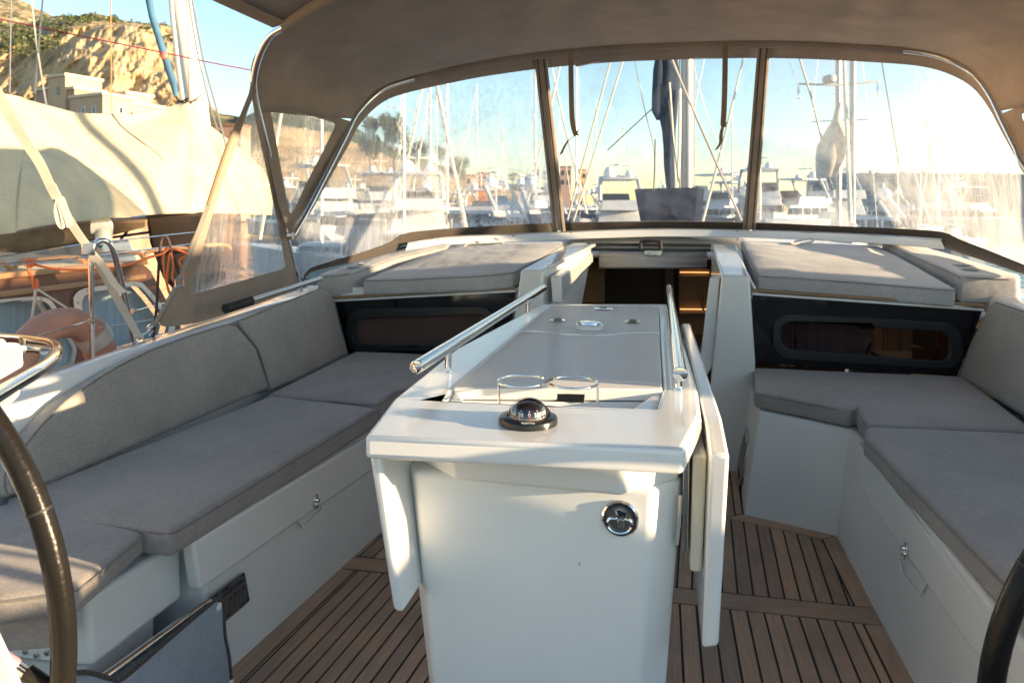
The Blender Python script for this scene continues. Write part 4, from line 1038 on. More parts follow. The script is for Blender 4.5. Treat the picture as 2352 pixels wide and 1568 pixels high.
for i in (1, 3):
    z_ = sheet('zip_panel', i, -.01, 1.02, 3, 14, CANVAS, hood, wob=.003, off=V((0,-.004,0)))
    F_, B_ = cut(FC, tf[i], tf[i+1], 4), cut(BC, tb[i], tb[i+1], 4)
    for k in (1, 3):
        pts = [F_[k].lerp(B_[k], t)+V((0, .004, 0))*math.sin(math.pi*t)*.6+V((0,.004,0)) for t in [j/10 for j in range(11)]]
        vs, fs = ribbon_d(pts, .008, V((1,0,0)), .004); mk('zip', vs, fs, DKCANVAS, z_)
for x0, y0, x1, y1 in ((1322,141,1378,129),(1592,121,1652,121)):
    a, b = pP((x0,y0), PF)+V((0,-.0,-.03)), pP((x1,y1), PF)+V((0,0,-.03)); tube('clear_batten', [a, b], .008, CLEAR if False else ALU, hood, n=8)
# roll-up straps
def strap(name, path, w, m_, parent=None, side=V((1,0,0)), th=.002, **k):
    vs, fs = ribbon_d(spline(path, 5), w, side, th); return mk(name, vs, fs, m_, parent, **k)
strap('hanging_strap', [pD(p, 4.18) for p in ((1311,120),(1312,200),(1314,270),(1319,300),(1324,312))], .030, WEBT, hood)
strap('hanging_strap', [pD(p, 4.17) for p in ((1326,300),(1320,312),(1306,322),(1295,340),(1288,355))], .022, WEBT, hood, side=V((.9,0,.5)))
strap('hanging_strap', [pD(p, 4.05) for p in ((1666,100),(1665,180),(1663,250),(1661,284),(1663,292))], .030, WEBT, hood)
strap('hanging_strap', [pD(p, 4.04) for p in ((1668,282),(1660,293),(1656,310),(1655,328),(1645,344))], .022, WEBT, hood, side=V((.9,0,.4)))
# drain-pipe fittings at the foot of the zips
for px in ((1284,530),(1724,528),(1180,545),(1860,548)): lathe('skirt_stud', pD(px, 4.98), [(.012,0),(.010,.01),(.001,.012)], CHROME, hood, n=12, axis=V((0,-1,.2)))

# --- bimini panel aft of the hood, over the cockpit
bim = thing('bimini', 'taupe bimini canvas overhead aft of the sprayhood, edge at the top left', 'bimini', (XM,1.5,2.2))
e0 = V((-1.66, yA(2.10)-.02, 2.115)); vs = []; fs = []
edge = [(-1.66,2.86,2.11),(-1.74,2.62,2.145),(-1.84,2.30,2.19),(-1.92,1.9,2.22),(-1.95,1.2,2.24),(-1.95,.75,2.24)]
nx = 16
for x, y, z in edge:
    for i in range(nx+1):
        t = i/nx; X_ = x+(2*XM-2*x)*t; vs.append(V((X_, y, z+.26*math.sin(math.pi*t)**.8+noise.noise(V((X_*2, y*2, 0)))*.015)))
for j in range(len(edge)-1):
    for i in range(nx): a = j*(nx+1)+i; fs.append([a, a+1, a+nx+2, a+nx+1])
mk('canopy', vs, fs, CANVAS, bim, solid=.003, ang=180)
hemp = [V(p)+V((.03,0,-.004)) for p in edge]
vs, fs = ribbon_d(hemp, .07, V((1,0,.25)), .006); mk('edge_hem', vs, fs, CANVAS, bim)
hb = [V((XM+s*1.80*math.cos(a), 2.35, 2.16+.26*math.sin(a))) for s, a in [(1, R(180-i*9)) for i in range(21)]]
tube('bimini_hoop', [p-V((0,.0,.02)) for p in hb], .014, CANVAS, bim, n=10)

# ================================================================== helm
def wheel(center, rad, n_, lab, tilt=0, pts=None):
    w = thing('steering_wheel', lab, 'steering wheel', center, 'pair of leather rimmed steering wheels')
    r_ = V((cs, sn, 0)); u_ = V((0,0,1)); ring = [V(center)+r_*math.cos(t)*rad+u_*math.sin(t)*rad for t in [2*math.pi*i/96 for i in range(96)]]
    rim = tube('rim', ring, .0175, LEATHER, w, n=20, closed=True)
    for a in n_: 
        k = R(a); c = V(center)+r_*math.cos(k)*rad+u_*math.sin(k)*rad; t = (-r_*math.sin(k)+u_*math.cos(k))
        tube('leather_seam', [c-t*.002, c+t*.002], .0181, BLACKM, rim, n=20)
    fwd = V((-sn, cs, 0))
    lathe('hub', V(center)+fwd*.02, [(.05,-.02),(.06,0),(.05,.03),(.02,.05)], CHROME, w, n=24, axis=fwd)
    for i in range(5):
        a = R(54+72*i); d = r_*math.cos(a)+u_*math.sin(a)
        tube('spoke', [V(center)+d*.05+fwd*.03, V(center)+d*rad*.5+fwd*.02, V(center)+d*(rad-.01)], .009, CHROME, w, n=10)
    return w, r_, u_, fwd
DW = 1.06; cW = pD((147-929,1490), DW); radW = 929/FL*DW
w1, r1, u1, f1_ = wheel(cW, radW, (20,), 'steering wheel at the left photo edge, its black leather rim sunlit gold')
sp0, sp1 = pD((-60,1468), 1.02), pD((66,1547), 1.06); sp2 = pD((150,1600), 1.06)
kp = tube('spoke', [sp0, sp1], .0085, CHROME, w1, n=14)
tube('tape_band', [pD((-10,1499),1.038), pD((36,1528),1.050)], .0095, simple('faded pink tape', (.55,.22,.28), .5), kp, n=14)
tube('leather_end', [pD((60,1543),1.058), pD((98,1569),1.06), sp2], .0115, LEATHER, kp, n=14)
DW2 = 1.05; cW2 = pD((2271+700,1655), DW2)
wheel(cW2, 700/FL*DW2, (150,), 'steering wheel at the bottom right corner with a dark shaded leather rim')
# helm pedestal edge, bottom left
hp_ = [pD(p, .98) for p in ((-420,1350),(-40,1390),(0,1452),(26,1508),(58,1590),(80,1760),(-420,1760))]
ps = thing('helm_pedestal', 'cream white helm pedestal peeking in at the bottom left corner', 'pedestal', (cW.x, cW.y-.1, 0))
prism('pedestal_body', hp_, [p+ray((-60,1500)).normalized()*.2 for p in hp_], GEL, ps, bevel=.01, seg=3)
# instrument pod and its guard rail
pod = thing('instrument_pod', 'white sunlit instrument pod beside the bent chrome guard rail at the left edge', 'instrument pod', pD((-60,880),1.3))
m1 = [pD(p, 1.22) for p in q('T1', -400,360, -60,300, 60,262, 200,262, 250,300, 262,380, 275,540, 60,665, -400,900)]
prism('pod_body', m1, [p+ray((-20,880)).normalized()*.14 for p in m1], GEL, pod, bevel=.012, seg=3)
m2 = [pD(p, 1.19) for p in q('T1', -300,250, -60,214, 45,212, 80,280, 10,330, -300,400)]
prism('pod_lid', m2, [p+ray((-20,880)).normalized()*.10 for p in m2], GEL, pod, bevel=.010, seg=3)
m3 = [pD(p, 1.30) for p in q('T1', -400,900, 0,930, 240,800, 238,870, 150,965, 0,1058, -400,1250)]
prism('pod_bracket', m3, [p+ray((-20,880)).normalized()*.12 for p in m3], GEL, pod, bevel=.012, seg=3)
gd = spline([pD((q('T1',x,y)), d) for x, y, d in ((-500,120,2.6),(0,195,2.35),(250,222,2.2),(430,243,2.05),(560,262,1.92),(640,300,1.8),(668,360,1.68),(640,440,1.58),(560,520,1.5),(400,622,1.40),(200,740,1.31),(0,860,1.23),(-300,1040,1.12))], 6)
grd = thing('guard_rail', 'bent polished steel tube rail around the instrument pod at the left edge', 'guard rail', gd[-1])
tube('rail_tube', gd, .0135, CHROME, grd, n=22)
tube('rail_branch', [pD(q('T1',250,222), 2.2), pD(q('T1',265,290), 2.0), pD(q('T1',262,345), 1.75)], .010, CHROME, grd, n=14)
tube('rail_branch', [pD(q('T1',275,335), 1.9), pD(q('T1',430,345), 1.85), pD(q('T1',520,362), 1.78)], .0105, CHROME, grd, n=14)

# ================================================================== port side deck gear
eye = pD((322,783), 2.83)
pe = thing('pad_eye', 'small steel pad eye with a shackle on the port coaming, holding two straps', 'pad eye', eye)
tube('eye_ring', [eye+V((0,.022*math.cos(t),.018*math.sin(t))) for t in [i*math.pi/8 for i in range(9)]], .0035, CHROME, pe, n=8)
box('eye_plate', eye-V((0,0,.002)), (.02,.07,.004), CHROME, pe, bevel=.001)
tube('shackle', [eye+V((0,.0,.016)), pD((338,763),2.84), pD((346,755),2.85), pD((352,760),2.85), pD((342,770),2.84)], .0035, CHROME, pe, n=8)
sw = [pD(p, d) for p, d in (((-240,-330),1.55),((-60,120),1.85),((-8,212),1.92),((50,312),2.05),((91,375),2.15),((116,428),2.25),((150,490),2.37),((178,535),2.48),((203,570),2.57),((238,628),2.66),((266,680),2.72),((297,735),2.79),((322,780),2.83))]
ws = thing('webbing_strap', 'long white webbing strap running from the top left corner down to the pad eye', 'strap', eye)
strap('strap_upper', sw[:6], .030, WEB, ws, side=V((.9,.2,.35))); strap('strap_lower', sw[5:], .030, WEB, ws, side=V((.95,.2,.3)))
strap('strap_tail', [pD(p, 2.30) for p in ((120,425),(140,470),(150,520),(138,512),(131,480),(138,455),(152,490),(162,520))], .022, WEB, ws, side=V((.8,.3,.5)))
strap('strap_tail', [pD(p, 2.62) for p in ((207,575),(240,615),(262,650),(284,672))], .026, WEB, ws, side=V((.95,.2,.3)))
bc = pD((203,571), 2.55); box('strap_buckle', bc, (.045,.008,.050), CHROME, ws, bevel=.004, rz=.4)
gs = thing('tie_down_strap', 'grey beige webbing strap tying the sprayhood wing edge down to the pad eye', 'strap', eye+V((0,.03,.02)))
strap('strap_webbing', [pD(p, 2.84) for p in ((350,752),(372,714),(405,655),(430,600),(455,535),(478,470))], .024, simple('grey beige webbing',(.30,.28,.24),.9,bump=.4,bscale=900), gs, side=V((.85,.4,.45)))
hk = pD((413,648), 2.83); tube('strap_slide', [hk+V((a*.9, a*.3, b)) for a, b in ((-.016,-.02),(.016,-.012),(.014,.02),(-.018,.012),(-.016,-.02))], .003, CHROME, gs, n=6)
tube('snap_hook', [pD(p,2.84) for p in ((336,765),(340,756),(352,748),(346,744),(338,752))], .004, CHROME, gs, n=8)
# boat hook on the coaming
bh = thing('boat_hook', 'boat hook with black grip lying on the port coaming below the sprayhood wing', 'boat hook', pD((517,708),3.05))
tube('hook_grip', [pD((517,709),3.03), pD((577,690),3.16)], .0215, BLACKM, bh, n=18)
tube('hook_pole', [pD((575,690.5),3.16), pD((650,667),3.42), pD((735,640),3.78)], .0125, ALU, bh, n=14)
# stanchion gate and lifelines
gt = thing('boarding_gate', 'polished steel stanchion with a curved gate hoop on the port deck edge', 'stanchion', pD((212,830),2.75))
tube('gate_post', [pD((210,575),2.7), pD((209,600),2.7), pD((212,850),2.75)], .0100, CHROME, gt, n=16)
tube('gate_hoop', spline([pD(p, d) for p, d in (((212,600),2.7),((216,568),2.7),((230,553),2.71),((248,556),2.73),((260,575),2.75),((270,612),2.78),((283,665),2.82),((296,725),2.86),((313,800),2.92))], 5), .0105, CHROME, gt, n=16)
for p in ((209,737),(307,714)): lathe('wire_eye', pD(p, 2.72), [(.010,-.008),(.012,0),(.010,.008)], STEEL, gt, n=12, axis=V((0,1,0)))
def line(name, pts, r_, m_, lab, cat, group=None, n=6, sp=5, parent=None):
    o = tube(name, spline(pts, sp) if len(pts) > 2 else pts, r_, m_, parent, n=n); return tag(o, lab, cat, group)
LW = 'steel lifelines along the port side'
line('lifeline', [pD((-60,599),2.2), pD((187,562),2.7), pD((320,547),3.3), pD((470,531),4.2)], .0032, CHROME, 'topmost lifeline wire, above the white vent foot and running behind the sprayhood wing', 'lifeline', LW)
line('lifeline', [pD((-60,612),2.2), pD((203,590),2.7), pD((320,575),3.2), pD((460,558),4.0)], .0032, CHROME, 'second lifeline wire, with orange cord knotted round it', 'lifeline', LW)
line('lifeline', [pD((40,785),2.3), pD((120,762),2.5), pD((207,736),2.72)], .0030, CHROME, 'lower lifeline wire passing over the faded life ring to the gate post', 'lifeline', LW)
line('lifeline', [pD((228,752),2.74), pD((390,728),3.3)], .0022, STEEL, 'thin lower wire crossing the neighbouring cabin window right of the gate post', 'lifeline', LW)
line('lifeline', [pD((307,714),2.8), pD((385,694),3.3)], .0022, CHROME, 'short wire from the curved gate hoop towards the brown hanging rope', 'lifeline', LW)
BR = simple('dark brown rope', (.07,.045,.045), .85, bump=.8, bscale=350); ORR = simple('faded orange cord', (.75,.20,.07), .8, bump=.5, bscale=300)
line('rope', [pD(p, 2.9) for p in ((352,775),(360,700),(364,620),(369,560),(375,545),(385,548),(394,575),(405,610),(414,635))], .0055, BR, 'dark brown rope hung over the lifelines beside the sprayhood wing', 'rope', n=8)
line('cord', [pD(p, 2.86) for p in ((60,600),(72,606),(64,612),(58,600),(70,596),(80,604),(66,618),(74,640),(80,664),(86,658),(84,640))], .0060, ORR, 'orange cord knotted on the lifeline above the faded life ring', 'cord', n=8)
line('cord', [pD(p, 2.87) for p in ((72,606),(120,616),(190,620),(280,612),(340,592),(372,583),(384,575),(398,572),(420,578),(436,585))], .0050, ORR, 'long orange cord stretched from knot to knot under the lifeline', 'cord', n=8)
line('cord', [pD(p, 2.88) for p in ((384,566),(375,590),(378,630),(384,655),(392,680),(384,655),(386,610),(392,580),(398,610),(396,640),(412,655),(424,625),(412,600),(430,585),(438,570))], .0042, ORR, 'tangled orange cord ends dangling beside the brown rope', 'cord', n=8)
# life ring
LR = simple('faded salmon vinyl', (.50,.26,.19), .6, bump=.4, bscale=40, var=.18)
lc = pD((138,852), 2.75); lrg = thing('life_ring', 'faded salmon horseshoe life ring hanging on the port rail', 'life ring', lc-V((0,0,.3)))
ringp = []
for i in range(30):
    a = R(-55+ i*290/29); ringp.append(lc+V((.10, .94, 0)).normalized()*math.cos(a)*.185+V((0,0,1))*math.sin(a)*.185*(1 if a < R(180) and a > 0 else 1.1))
tube('ring_body', ringp, [.020]+[.058+noise.noise(V((i*.6,0,0)))*.010 for i in range(28)]+[.020], LR, lrg, n=16)
bp_ = ringp[8]; 
vs, fs = lathe_d(ringp[9], [(.064,-.03),(.066,0),(.064,.03)], 18, (ringp[10]-ringp[8])); mk('reflective_band', vs, fs, simple('grey reflective tape',(.5,.47,.45),.4), lrg)
line('lanyard', [pD(p, 2.80) for p in ((82,665),(78,700),(72,745),(68,775))], .0055, WEB, 'white lanyard holding the faded life ring from the orange knot', 'lanyard', n=8)
line('lanyard', [pD(p, 2.80) for p in ((86,664),(130,692),(168,716),(200,738))], .0040, WEB, 'thin white line from the orange knot down to the gate post', 'lanyard', n=8)
# ================================================================== own foredeck beyond the windshield
MSTM = simple('anodised mast alloy', (.40,.38,.36), .4, metal=.3, var=.08, stretch=(1,1,.3))
SAILB = simple('slate blue sail cover', (.03,.045,.07), .9, spec=.1, var=.3, bump=.6, bscale=12, stretch=(1,1,.3))
SAILW = simple('creamy sailcloth', (.72,.66,.56), .8, var=.08, bump=.5, bscale=9, stretch=(1,1,.3))
ROPEL = simple('pale brown braided rope', (.52,.42,.34), .8, bump=.6, bscale=300)
def oval(P0, P1, rx, ry, name, m, parent, n=20):
    vs = []; 
    for P in (P0, P1): vs += [P+V((math.cos(t)*rx, math.sin(t)*ry, 0)) for t in [2*math.pi*i/n for i in range(n)]]
    fs = [[i, (i+1)%n, n+(i+1)%n, n+i] for i in range(n)]+[list(range(n))[::-1], list(range(n, 2*n))]
    return mk(name, vs, fs, m, parent, ang=50)
b0 = pD((1578,505), 8.6); b0.z = 1.12
oval(b0, b0+V((0,0,14)), .075, .12, 'mast', MSTM, yacht)
for dx, r_ in ((.085,.006),(-.09,.008)): tube('mast_halyard', [b0+V((dx,-.06,0)), b0+V((dx*1.1,-.06,14))], r_, ROPEL, yacht, n=6)
def bundle(name, rows, m, parent, n=22, seed=1):
    vs = []
    for k, (x, y, D_, w) in enumerate(rows):
        c = pD((x, y), D_); ww = w*mpx(D_)/2
        for i in range(n):
            a = 2*math.pi*i/n; rr = 1+.22*noise.noise(V((math.cos(a)*1.5, math.sin(a)*1.5, k*.35+seed)))+.10*math.sin(a*5+seed)
            vs.append(c+V((math.cos(a)*ww*rr, math.sin(a)*ww*.7*rr, 0)))
    fs = [[k*n+i, k*n+(i+1)%n, (k+1)*n+(i+1)%n, (k+1)*n+i] for k in range(len(rows)-1) for i in range(n)]+[list(range(n)), [(len(rows)-1)*n+i for i in range(n)]]
    return mk(name, vs, fs, m, parent, ang=60)
sbn = bundle('stowed_sail', [(1530,-60,8.0,44),(1530,120,8.0,44),(1532,170,8,50),(1530,215,8,48),(1532,262,8,40),(1535,300,8,30),(1537,340,8,26),(1537,380,8,24),(1540,432,8,20),(1542,470,8,18)], SAILB, None, seed=3)
tag(sbn, 'dark slate blue stowed sail bundle hanging beside the mast, seen through the middle window', 'stowed sail')
fl_ = bundle('sail_flap', [(1514,110,7.9,10),(1512,160,7.9,22),(1510,210,7.9,22),(1508,255,7.9,20),(1512,276,7.9,8)], SAILB, sbn, n=12, seed=5)
for xs, w in (((1541,190),(1550,300),6),)[:0]: pass
tube('sail_luff', [pD((1538,190),7.85), pD((1545,290),7.85), pD((1553,430),7.85)], .012, SAILW, sbn, n=6)
tube('sail_luff', [pD((1562,205),7.9), pD((1561,330),7.9), pD((1556,430),7.9)], .020, SAILW, sbn, n=6)
# folded dark boxy cover on the foredeck
bx = [pD(p, 7.9) for p in ((1456,434),(1604,430),(1596,516),(1472,518))]
o = prism('deck_box', bx, [p+V((.1,.55,0)) for p in bx], simple('navy canvas cover', (.008,.010,.022), .95, var=.4, bump=.8, bscale=18, spec=.04), bevel=.02, seg=3)
tag(o, 'navy blue fabric cover over a boxy hatch in front of the mast foot', 'hatch cover')
box('deck_hatch', pD((1830,498),7.2)+V((0,0,-.05)), (.55,.4,.06), GEL, yacht, bevel=.01)
RG = 'ropes and stays seen through the middle window'
line('stay', [pD((1408,120),6.6), pD((1303,506),5.9)], .0085, ROPEL, 'left one of the pair of pale ropes slanting down left in the middle window', 'rope', RG)
line('stay', [pD((1437,120),6.6), pD((1317,508),5.9)], .0085, ROPEL, 'right one of the pair of pale ropes slanting down left in the middle window', 'rope', RG)
line('stay', [pD((1535,115),6.6), pD((1580,225),6.5), pD((1703,506),5.9)], .0115, ROPEL, 'thick pale rope slanting down right across the mast in the middle window', 'rope', RG)
line('stay', [pD((1453,120),8), pD((1480,250),8), pD((1502,345),8), pD((1508,440),8)], .007, STEEL, 'thin grey wire left of the stowed sail in the middle window', 'wire', RG)
line('stay', [pD((1500,248),8), pD((1396,345),7.5)], .006, BLACKM, 'dark line running down left from the stowed sail bundle', 'line', RG)
line('stay', [pD((1590,140),8), pD((1612,225),8), pD((1640,310),8), pD((1672,400),8)], .006, STEEL, 'thin grey wire right of the mast in the middle window', 'wire', RG)
line('stay', [pD((1620,125),8), pD((1597,240),8), pD((1585,300),8)], .005, STEEL, 'second thin wire crossing behind it right of the mast', 'wire', RG)
line('halyard', [pD((1505,320),7.8), pD((1503,400),7.8), pD((1501,440),7.8)], .008, BLACKM, 'black halyard at the left foot of the stowed sail', 'halyard', RG)
line('halyard', [pD((1535,230),7.7), pD((1548,340),7.7), pD((1562,435),7.7)], .008, BLACKM, 'black halyard crossing the foot of the stowed sail', 'halyard', RG)

# ================================================================== sea, breakwater, hills
m, nt, b = mat('harbour water'); b.inputs['Base Color'].default_value = (.02,.05,.07,1); b.inputs['Roughness'].default_value = .06
tc = N(nt, 'ShaderNodeTexCoord'); no = N(nt, 'ShaderNodeTexNoise', Scale=.9, Detail=5.); L(nt, tc.outputs['Object'], no.inputs[0])
bp = N(nt, 'ShaderNodeBump', Strength=.7, Distance=.12); L(nt, no.outputs['Fac'], bp.inputs['Height']); L(nt, bp.outputs[0], b.inputs['Normal'])
SEA = -1.25
tag(mk('sea', [(-3000,-600,SEA),(3000,-600,SEA),(3000,3500,SEA),(-3000,3500,SEA)], [[0,1,2,3]], m, loc=(0,0,SEA)), kind='structure')
m_bw = simple('grey concrete blocks', (.27,.32,.36), .85, var=.35, scale=.25, bump=.5, bscale=2)
bw = []; fsb = []
pts = [(1850,402,230),(1900,400,200),(2050,397,170),(2300,399,150),(2600,398,130),(3300,392,110)]
top = spline([pD((x,y), d) for x, y, d in pts], 40)
for i, p in enumerate(top): p.z += .9*noise.noise(V((i*.6,0,0)))+(.8 if i%23 == 0 else 0)
n = len(top)
for p in top: bw += [V((p.x,p.y,SEA-1)), V((p.x,p.y-1.5,1.2)), V((p.x,p.y,p.z)), V((p.x+3,p.y+6,p.z)), V((p.x+3,p.y+8,SEA-1))]
for i in range(n-1): fsb += [[i*5+j, i*5+j+1, i*5+6+j, i*5+5+j] for j in range(4)]
tag(mk('breakwater', bw, fsb, m_bw), kind='structure')
nt = m_bw.node_tree; b = nt.nodes['Principled BSDF']; src_ = b.inputs['Base Color'].links[0].from_socket
tc = N(nt, 'ShaderNodeTexCoord'); mp = N(nt, 'ShaderNodeMapping'); mp.inputs['Rotation'].default_value = (R(90),0,0); L(nt, tc.outputs['Object'], mp.inputs[0])
bk = N(nt, 'ShaderNodeTexBrick', Scale=.22); bk.inputs['Color1'].default_value = (.75,.75,.75,1); bk.inputs['Color2'].default_value = (1.15,1.12,1.08,1); bk.inputs['Mortar'].default_value = (.35,.35,.35,1); L(nt, mp.outputs[0], bk.inputs[0])
mm = N(nt, 'ShaderNodeMix', data_type='RGBA', blend_type='MULTIPLY'); mm.inputs[0].default_value = 1; L(nt, src_, mm.inputs[6]); L(nt, bk.outputs[0], mm.inputs[7]); L(nt, mm.outputs[2], b.inputs['Base Color'])
# mountain with a gold cliff
m_rk, nt, b = mat('ochre cliff rock'); b.inputs['Roughness'].default_value = .9
tc = N(nt, 'ShaderNodeTexCoord'); mp = N(nt, 'ShaderNodeMapping'); mp.inputs['Scale'].default_value = (1,1,.35); L(nt, tc.outputs['Object'], mp.inputs[0])
n1 = N(nt, 'ShaderNodeTexNoise', Scale=.06, Detail=12., Roughness=.7); L(nt, mp.outputs[0], n1.inputs[0])
r1 = ramp(nt, n1.outputs['Fac'], [(.30,(.26,.185,.11)),(.44,(.46,.335,.19)),(.58,(.60,.46,.28)),(.72,(.68,.56,.38))])
n2 = N(nt, 'ShaderNodeTexNoise', Scale=.13, Detail=10., Roughness=.75); L(nt, tc.outputs['Object'], n2.inputs[0])
at = N(nt, 'ShaderNodeAttribute', attribute_name='scrub')
ad = N(nt, 'ShaderNodeMath', operation='ADD'); L(nt, n2.outputs['Fac'], ad.inputs[0]); L(nt, at.outputs['Fac'], ad.inputs[1])
r2 = ramp(nt, ad.outputs[0], [(.585,(0,0,0)),(.64,(1,1,1))])
n3 = N(nt, 'ShaderNodeTexNoise', Scale=.3, Detail=6.); L(nt, tc.outputs['Object'], n3.inputs[0])
r3 = ramp(nt, n3.outputs['Fac'], [(.35,(.045,.055,.022)),(.65,(.14,.14,.06))])
mm = N(nt, 'ShaderNodeMix', data_type='RGBA'); L(nt, r2.outputs[0], mm.inputs[0]); L(nt, r1.outputs[0], mm.inputs[6]); L(nt, r3.outputs[0], mm.inputs[7]); L(nt, mm.outputs[2], b.inputs['Base Color'])
bp = N(nt, 'ShaderNodeBump', Strength=1., Distance=5.); L(nt, n1.outputs['Fac'], bp.inputs['Height']); L(nt, bp.outputs[0], b.inputs['Normal'])
def lerpt(T, x):
    for (a, u), (c, w) in zip(T, T[1:]):
        if x <= c: t = max(0, (x-a)/(c-a)); return u+(w-u)*t
    return T[-1][1]
def hill(name, ridge, cliff, D0, D1, D2, x0, x1, nx, ny, rough=14, scrub=.0, seed=0, base=500):
    """terrain strip: steep face from the shore at D0 up to the cliff edge at D1, plateau back to D2"""
    vs, fs, sc = [], [], []
    for i in range(nx+1):
        x = x0+(x1-x0)*i/nx; yr, yc = lerpt(ridge, x), lerpt(cliff, x)
        for j in range(ny+1):
            t = j/ny
            if t < .7: k = t/.7; y = base+(yc-base)*k; D_ = D0+(D1-D0)*k**1.6; s = -.20+.10*(1-k)
            else: k = (t-.7)/.3; y = yc+(yr-yc)*k; D_ = D1+(D2-D1)*k; s = .085
            P = pD((x, y), D_); nn = noise.fractal(V((P.x*.018+seed, P.y*.018, P.z*.006)), .75, 2.1, 8)-.9*abs(noise.noise(V((P.x*.06+seed, P.y*.06, P.z*.014))))-.45*abs(noise.noise(V((P.x*.17+seed, P.y*.17, P.z*.07))))-.22*abs(noise.noise(V((P.x*.4+seed, P.y*.4, P.z*.25))))
            amp = rough*.62*min(1, t*4)*(1 if t < .7 else .35)
            P += ray((x, HY))*(-nn*amp)+V((0,0, noise.fractal(V((P.x*.05, P.y*.05, seed)), 1, 2, 4)*rough*.12*(t > .02)))
            vs.append(P); sc.append(s+scrub+.12*noise.noise(V((P.x*.012, P.y*.012, P.z*.02+seed))))
    for i in range(nx):
        for j in range(ny): a = i*(ny+1)+j; fs.append([a, a+1, a+ny+2, a+ny+1])
    o = mk(name, vs, fs, m_rk, loc=(0,0,0), ang=180); at = o.data.attributes.new('scrub', 'FLOAT', 'POINT')
    for i, s in enumerate(sc): at.data[i].value = s
    return tag(o, kind='structure')
ridge1 = [(-900,-60),(-300,20),(0,50),(60,52),(122,40),(160,38),(219,33),(266,42),(312,51),(384,57),(425,70),(445,150),(470,232),(500,262),(540,300),(600,420)]
cliff1 = [(-900,40),(0,108),(50,100),(90,88),(125,78),(140,66),(175,60),(281,58),(384,64),(420,80),(445,160),(470,240),(500,268),(540,306),(600,424)]
mt = hill('mountain', ridge1, cliff1, 330, 440, 560, -400, 600, 380, 150, rough=17, seed=2)
hill('hill', [(-900,-180),(-200,-70),(0,-14),(60,5),(122,38),(190,70),(300,120),(500,420)], [(-900,-100),(-200,0),(0,30),(60,45),(122,70),(190,100),(300,160),(500,430)], 640, 760, 900, -900, 500, 70, 30, rough=20, scrub=.04, seed=9)
hill('hill', [(380,300),(469,245),(506,262),(560,268),(600,248),(640,238),(700,246),(760,270),(820,296),(870,318),(930,350),(1000,376),(1080,402),(1200,430)],
     [(380,330),(469,290),(506,300),(560,300),(600,280),(700,290),(760,300),(820,330),(870,350),(930,375),(1000,395),(1080,415),(1200,440)], 240, 330, 420, 380, 1200, 80, 34, rough=12, scrub=.14, seed=5)
# ---- trees
m_lf, nt, b = mat('grey green foliage'); b.inputs['Roughness'].default_value = .7
tc = N(nt, 'ShaderNodeTexCoord'); n1 = N(nt, 'ShaderNodeTexNoise', Scale=.9, Detail=4.); L(nt, tc.outputs['Object'], n1.inputs[0])
r_ = ramp(nt, n1.outputs['Fac'], [(.3,(.03,.05,.02)),(.7,(.11,.13,.05))]); L(nt, r_.outputs[0], b.inputs['Base Color'])
m_bk = simple('grey bark', (.15,.11,.08), .9, stretch=(1,1,.2))
def leafcloud(c, rx, rz, n, sz, rng):
    vs, fs = [], []
    blobs = [(V((rng.uniform(-.55,.55)*rx, rng.uniform(-.55,.55)*rx, rng.uniform(-.75,.65)*rz)), rng.uniform(.26,.5)) for _ in range(20)]
    for _ in range(n):
        bc_, br = rng.choice(blobs); d = V((rng.gauss(0,1), rng.gauss(0,1), rng.gauss(0,1))).normalized()*(rng.random()**.4)
        p = V(c)+bc_+V((d.x*rx*br, d.y*rx*br, d.z*rz*br)); a = V((rng.gauss(0,1), rng.gauss(0,1), rng.gauss(0,1))).normalized(); b_ = a.cross(V((rng.gauss(0,1), rng.gauss(0,1), rng.gauss(0,1)))).normalized()
        s = sz*rng.uniform(.5,1.4); k = len(vs); vs += [p-a*s, p+b_*s*.6, p+a*s, p-b_*s*.6]; fs.append([k,k+1,k+2,k+3])
    return vs, fs
def tree(px, ytop, ybot, w, D_, lab, seed, ground=2.):
    rng = random.Random(seed); P = pD((px, (ytop+ybot)/2), D_); rz = (ybot-ytop)*mpx(D_)/2; rx = w*mpx(D_)/2
    t = thing('tree', lab, 'tree', (P.x, P.y, ground), 'trees on the shore')
    vs, fs = leafcloud(P, rx*1.1, rz*1.0, 5200, rz*.050, rng); mk('crown', vs, fs, m_lf, t, smooth=False)
    tr = MB(); tr.add(tube_d([V((P.x,P.y,ground)), P], [rx*.10, rx*.05], 8))
    for k in range(5): a = rng.uniform(0, 6.28); tr.add(tube_d([V((P.x,P.y,P.z-rz*.6)), P+V((math.cos(a)*rx*.6, math.sin(a)*rx*.6, rng.uniform(-.2,.5)*rz))], [rx*.04, rx*.015], 6))
    tr.mk('trunk', m_bk, t)
for a in ((905,255,345,72,150,'tallest dark tree above the moored boats in the left window',1), (957,322,372,66,155,'broad dark tree just right of the tallest one in the left window',2),
          (1013,335,372,34,160,'small round tree between the thin masts in the left window',3), (1052,358,404,58,158,'wide low tree at the right end of the shore trees',4),
          (850,262,360,44,150,'pale green tree beside the chrome hoop in the left window',5), (1131,392,412,26,200,'small bush like tree between orange houses',6),
          (1178,396,414,30,210,'low dark tree right of the orange houses',7), (1237,388,412,18,210,'narrow tree at the right end of the left window',8)): tree(*a)
rng = random.Random(5); wv, wf = [], []
for k in range(150):
    x = rng.uniform(-60, 425); y = lerpt(ridge1, x)+rng.uniform(-1, 26 if x > 130 else 60); D_ = 520+rng.uniform(-50,30)-(y-lerpt(ridge1, x))*2.0
    P = pD((x, y+3), D_); s = rng.uniform(1.6,4.2); v_, f_x = leafcloud(P, s*1.5, s, 60, s*.28, rng); o_ = len(wv); wv += v_; wf += [[i+o_ for i in f] for f in f_x]
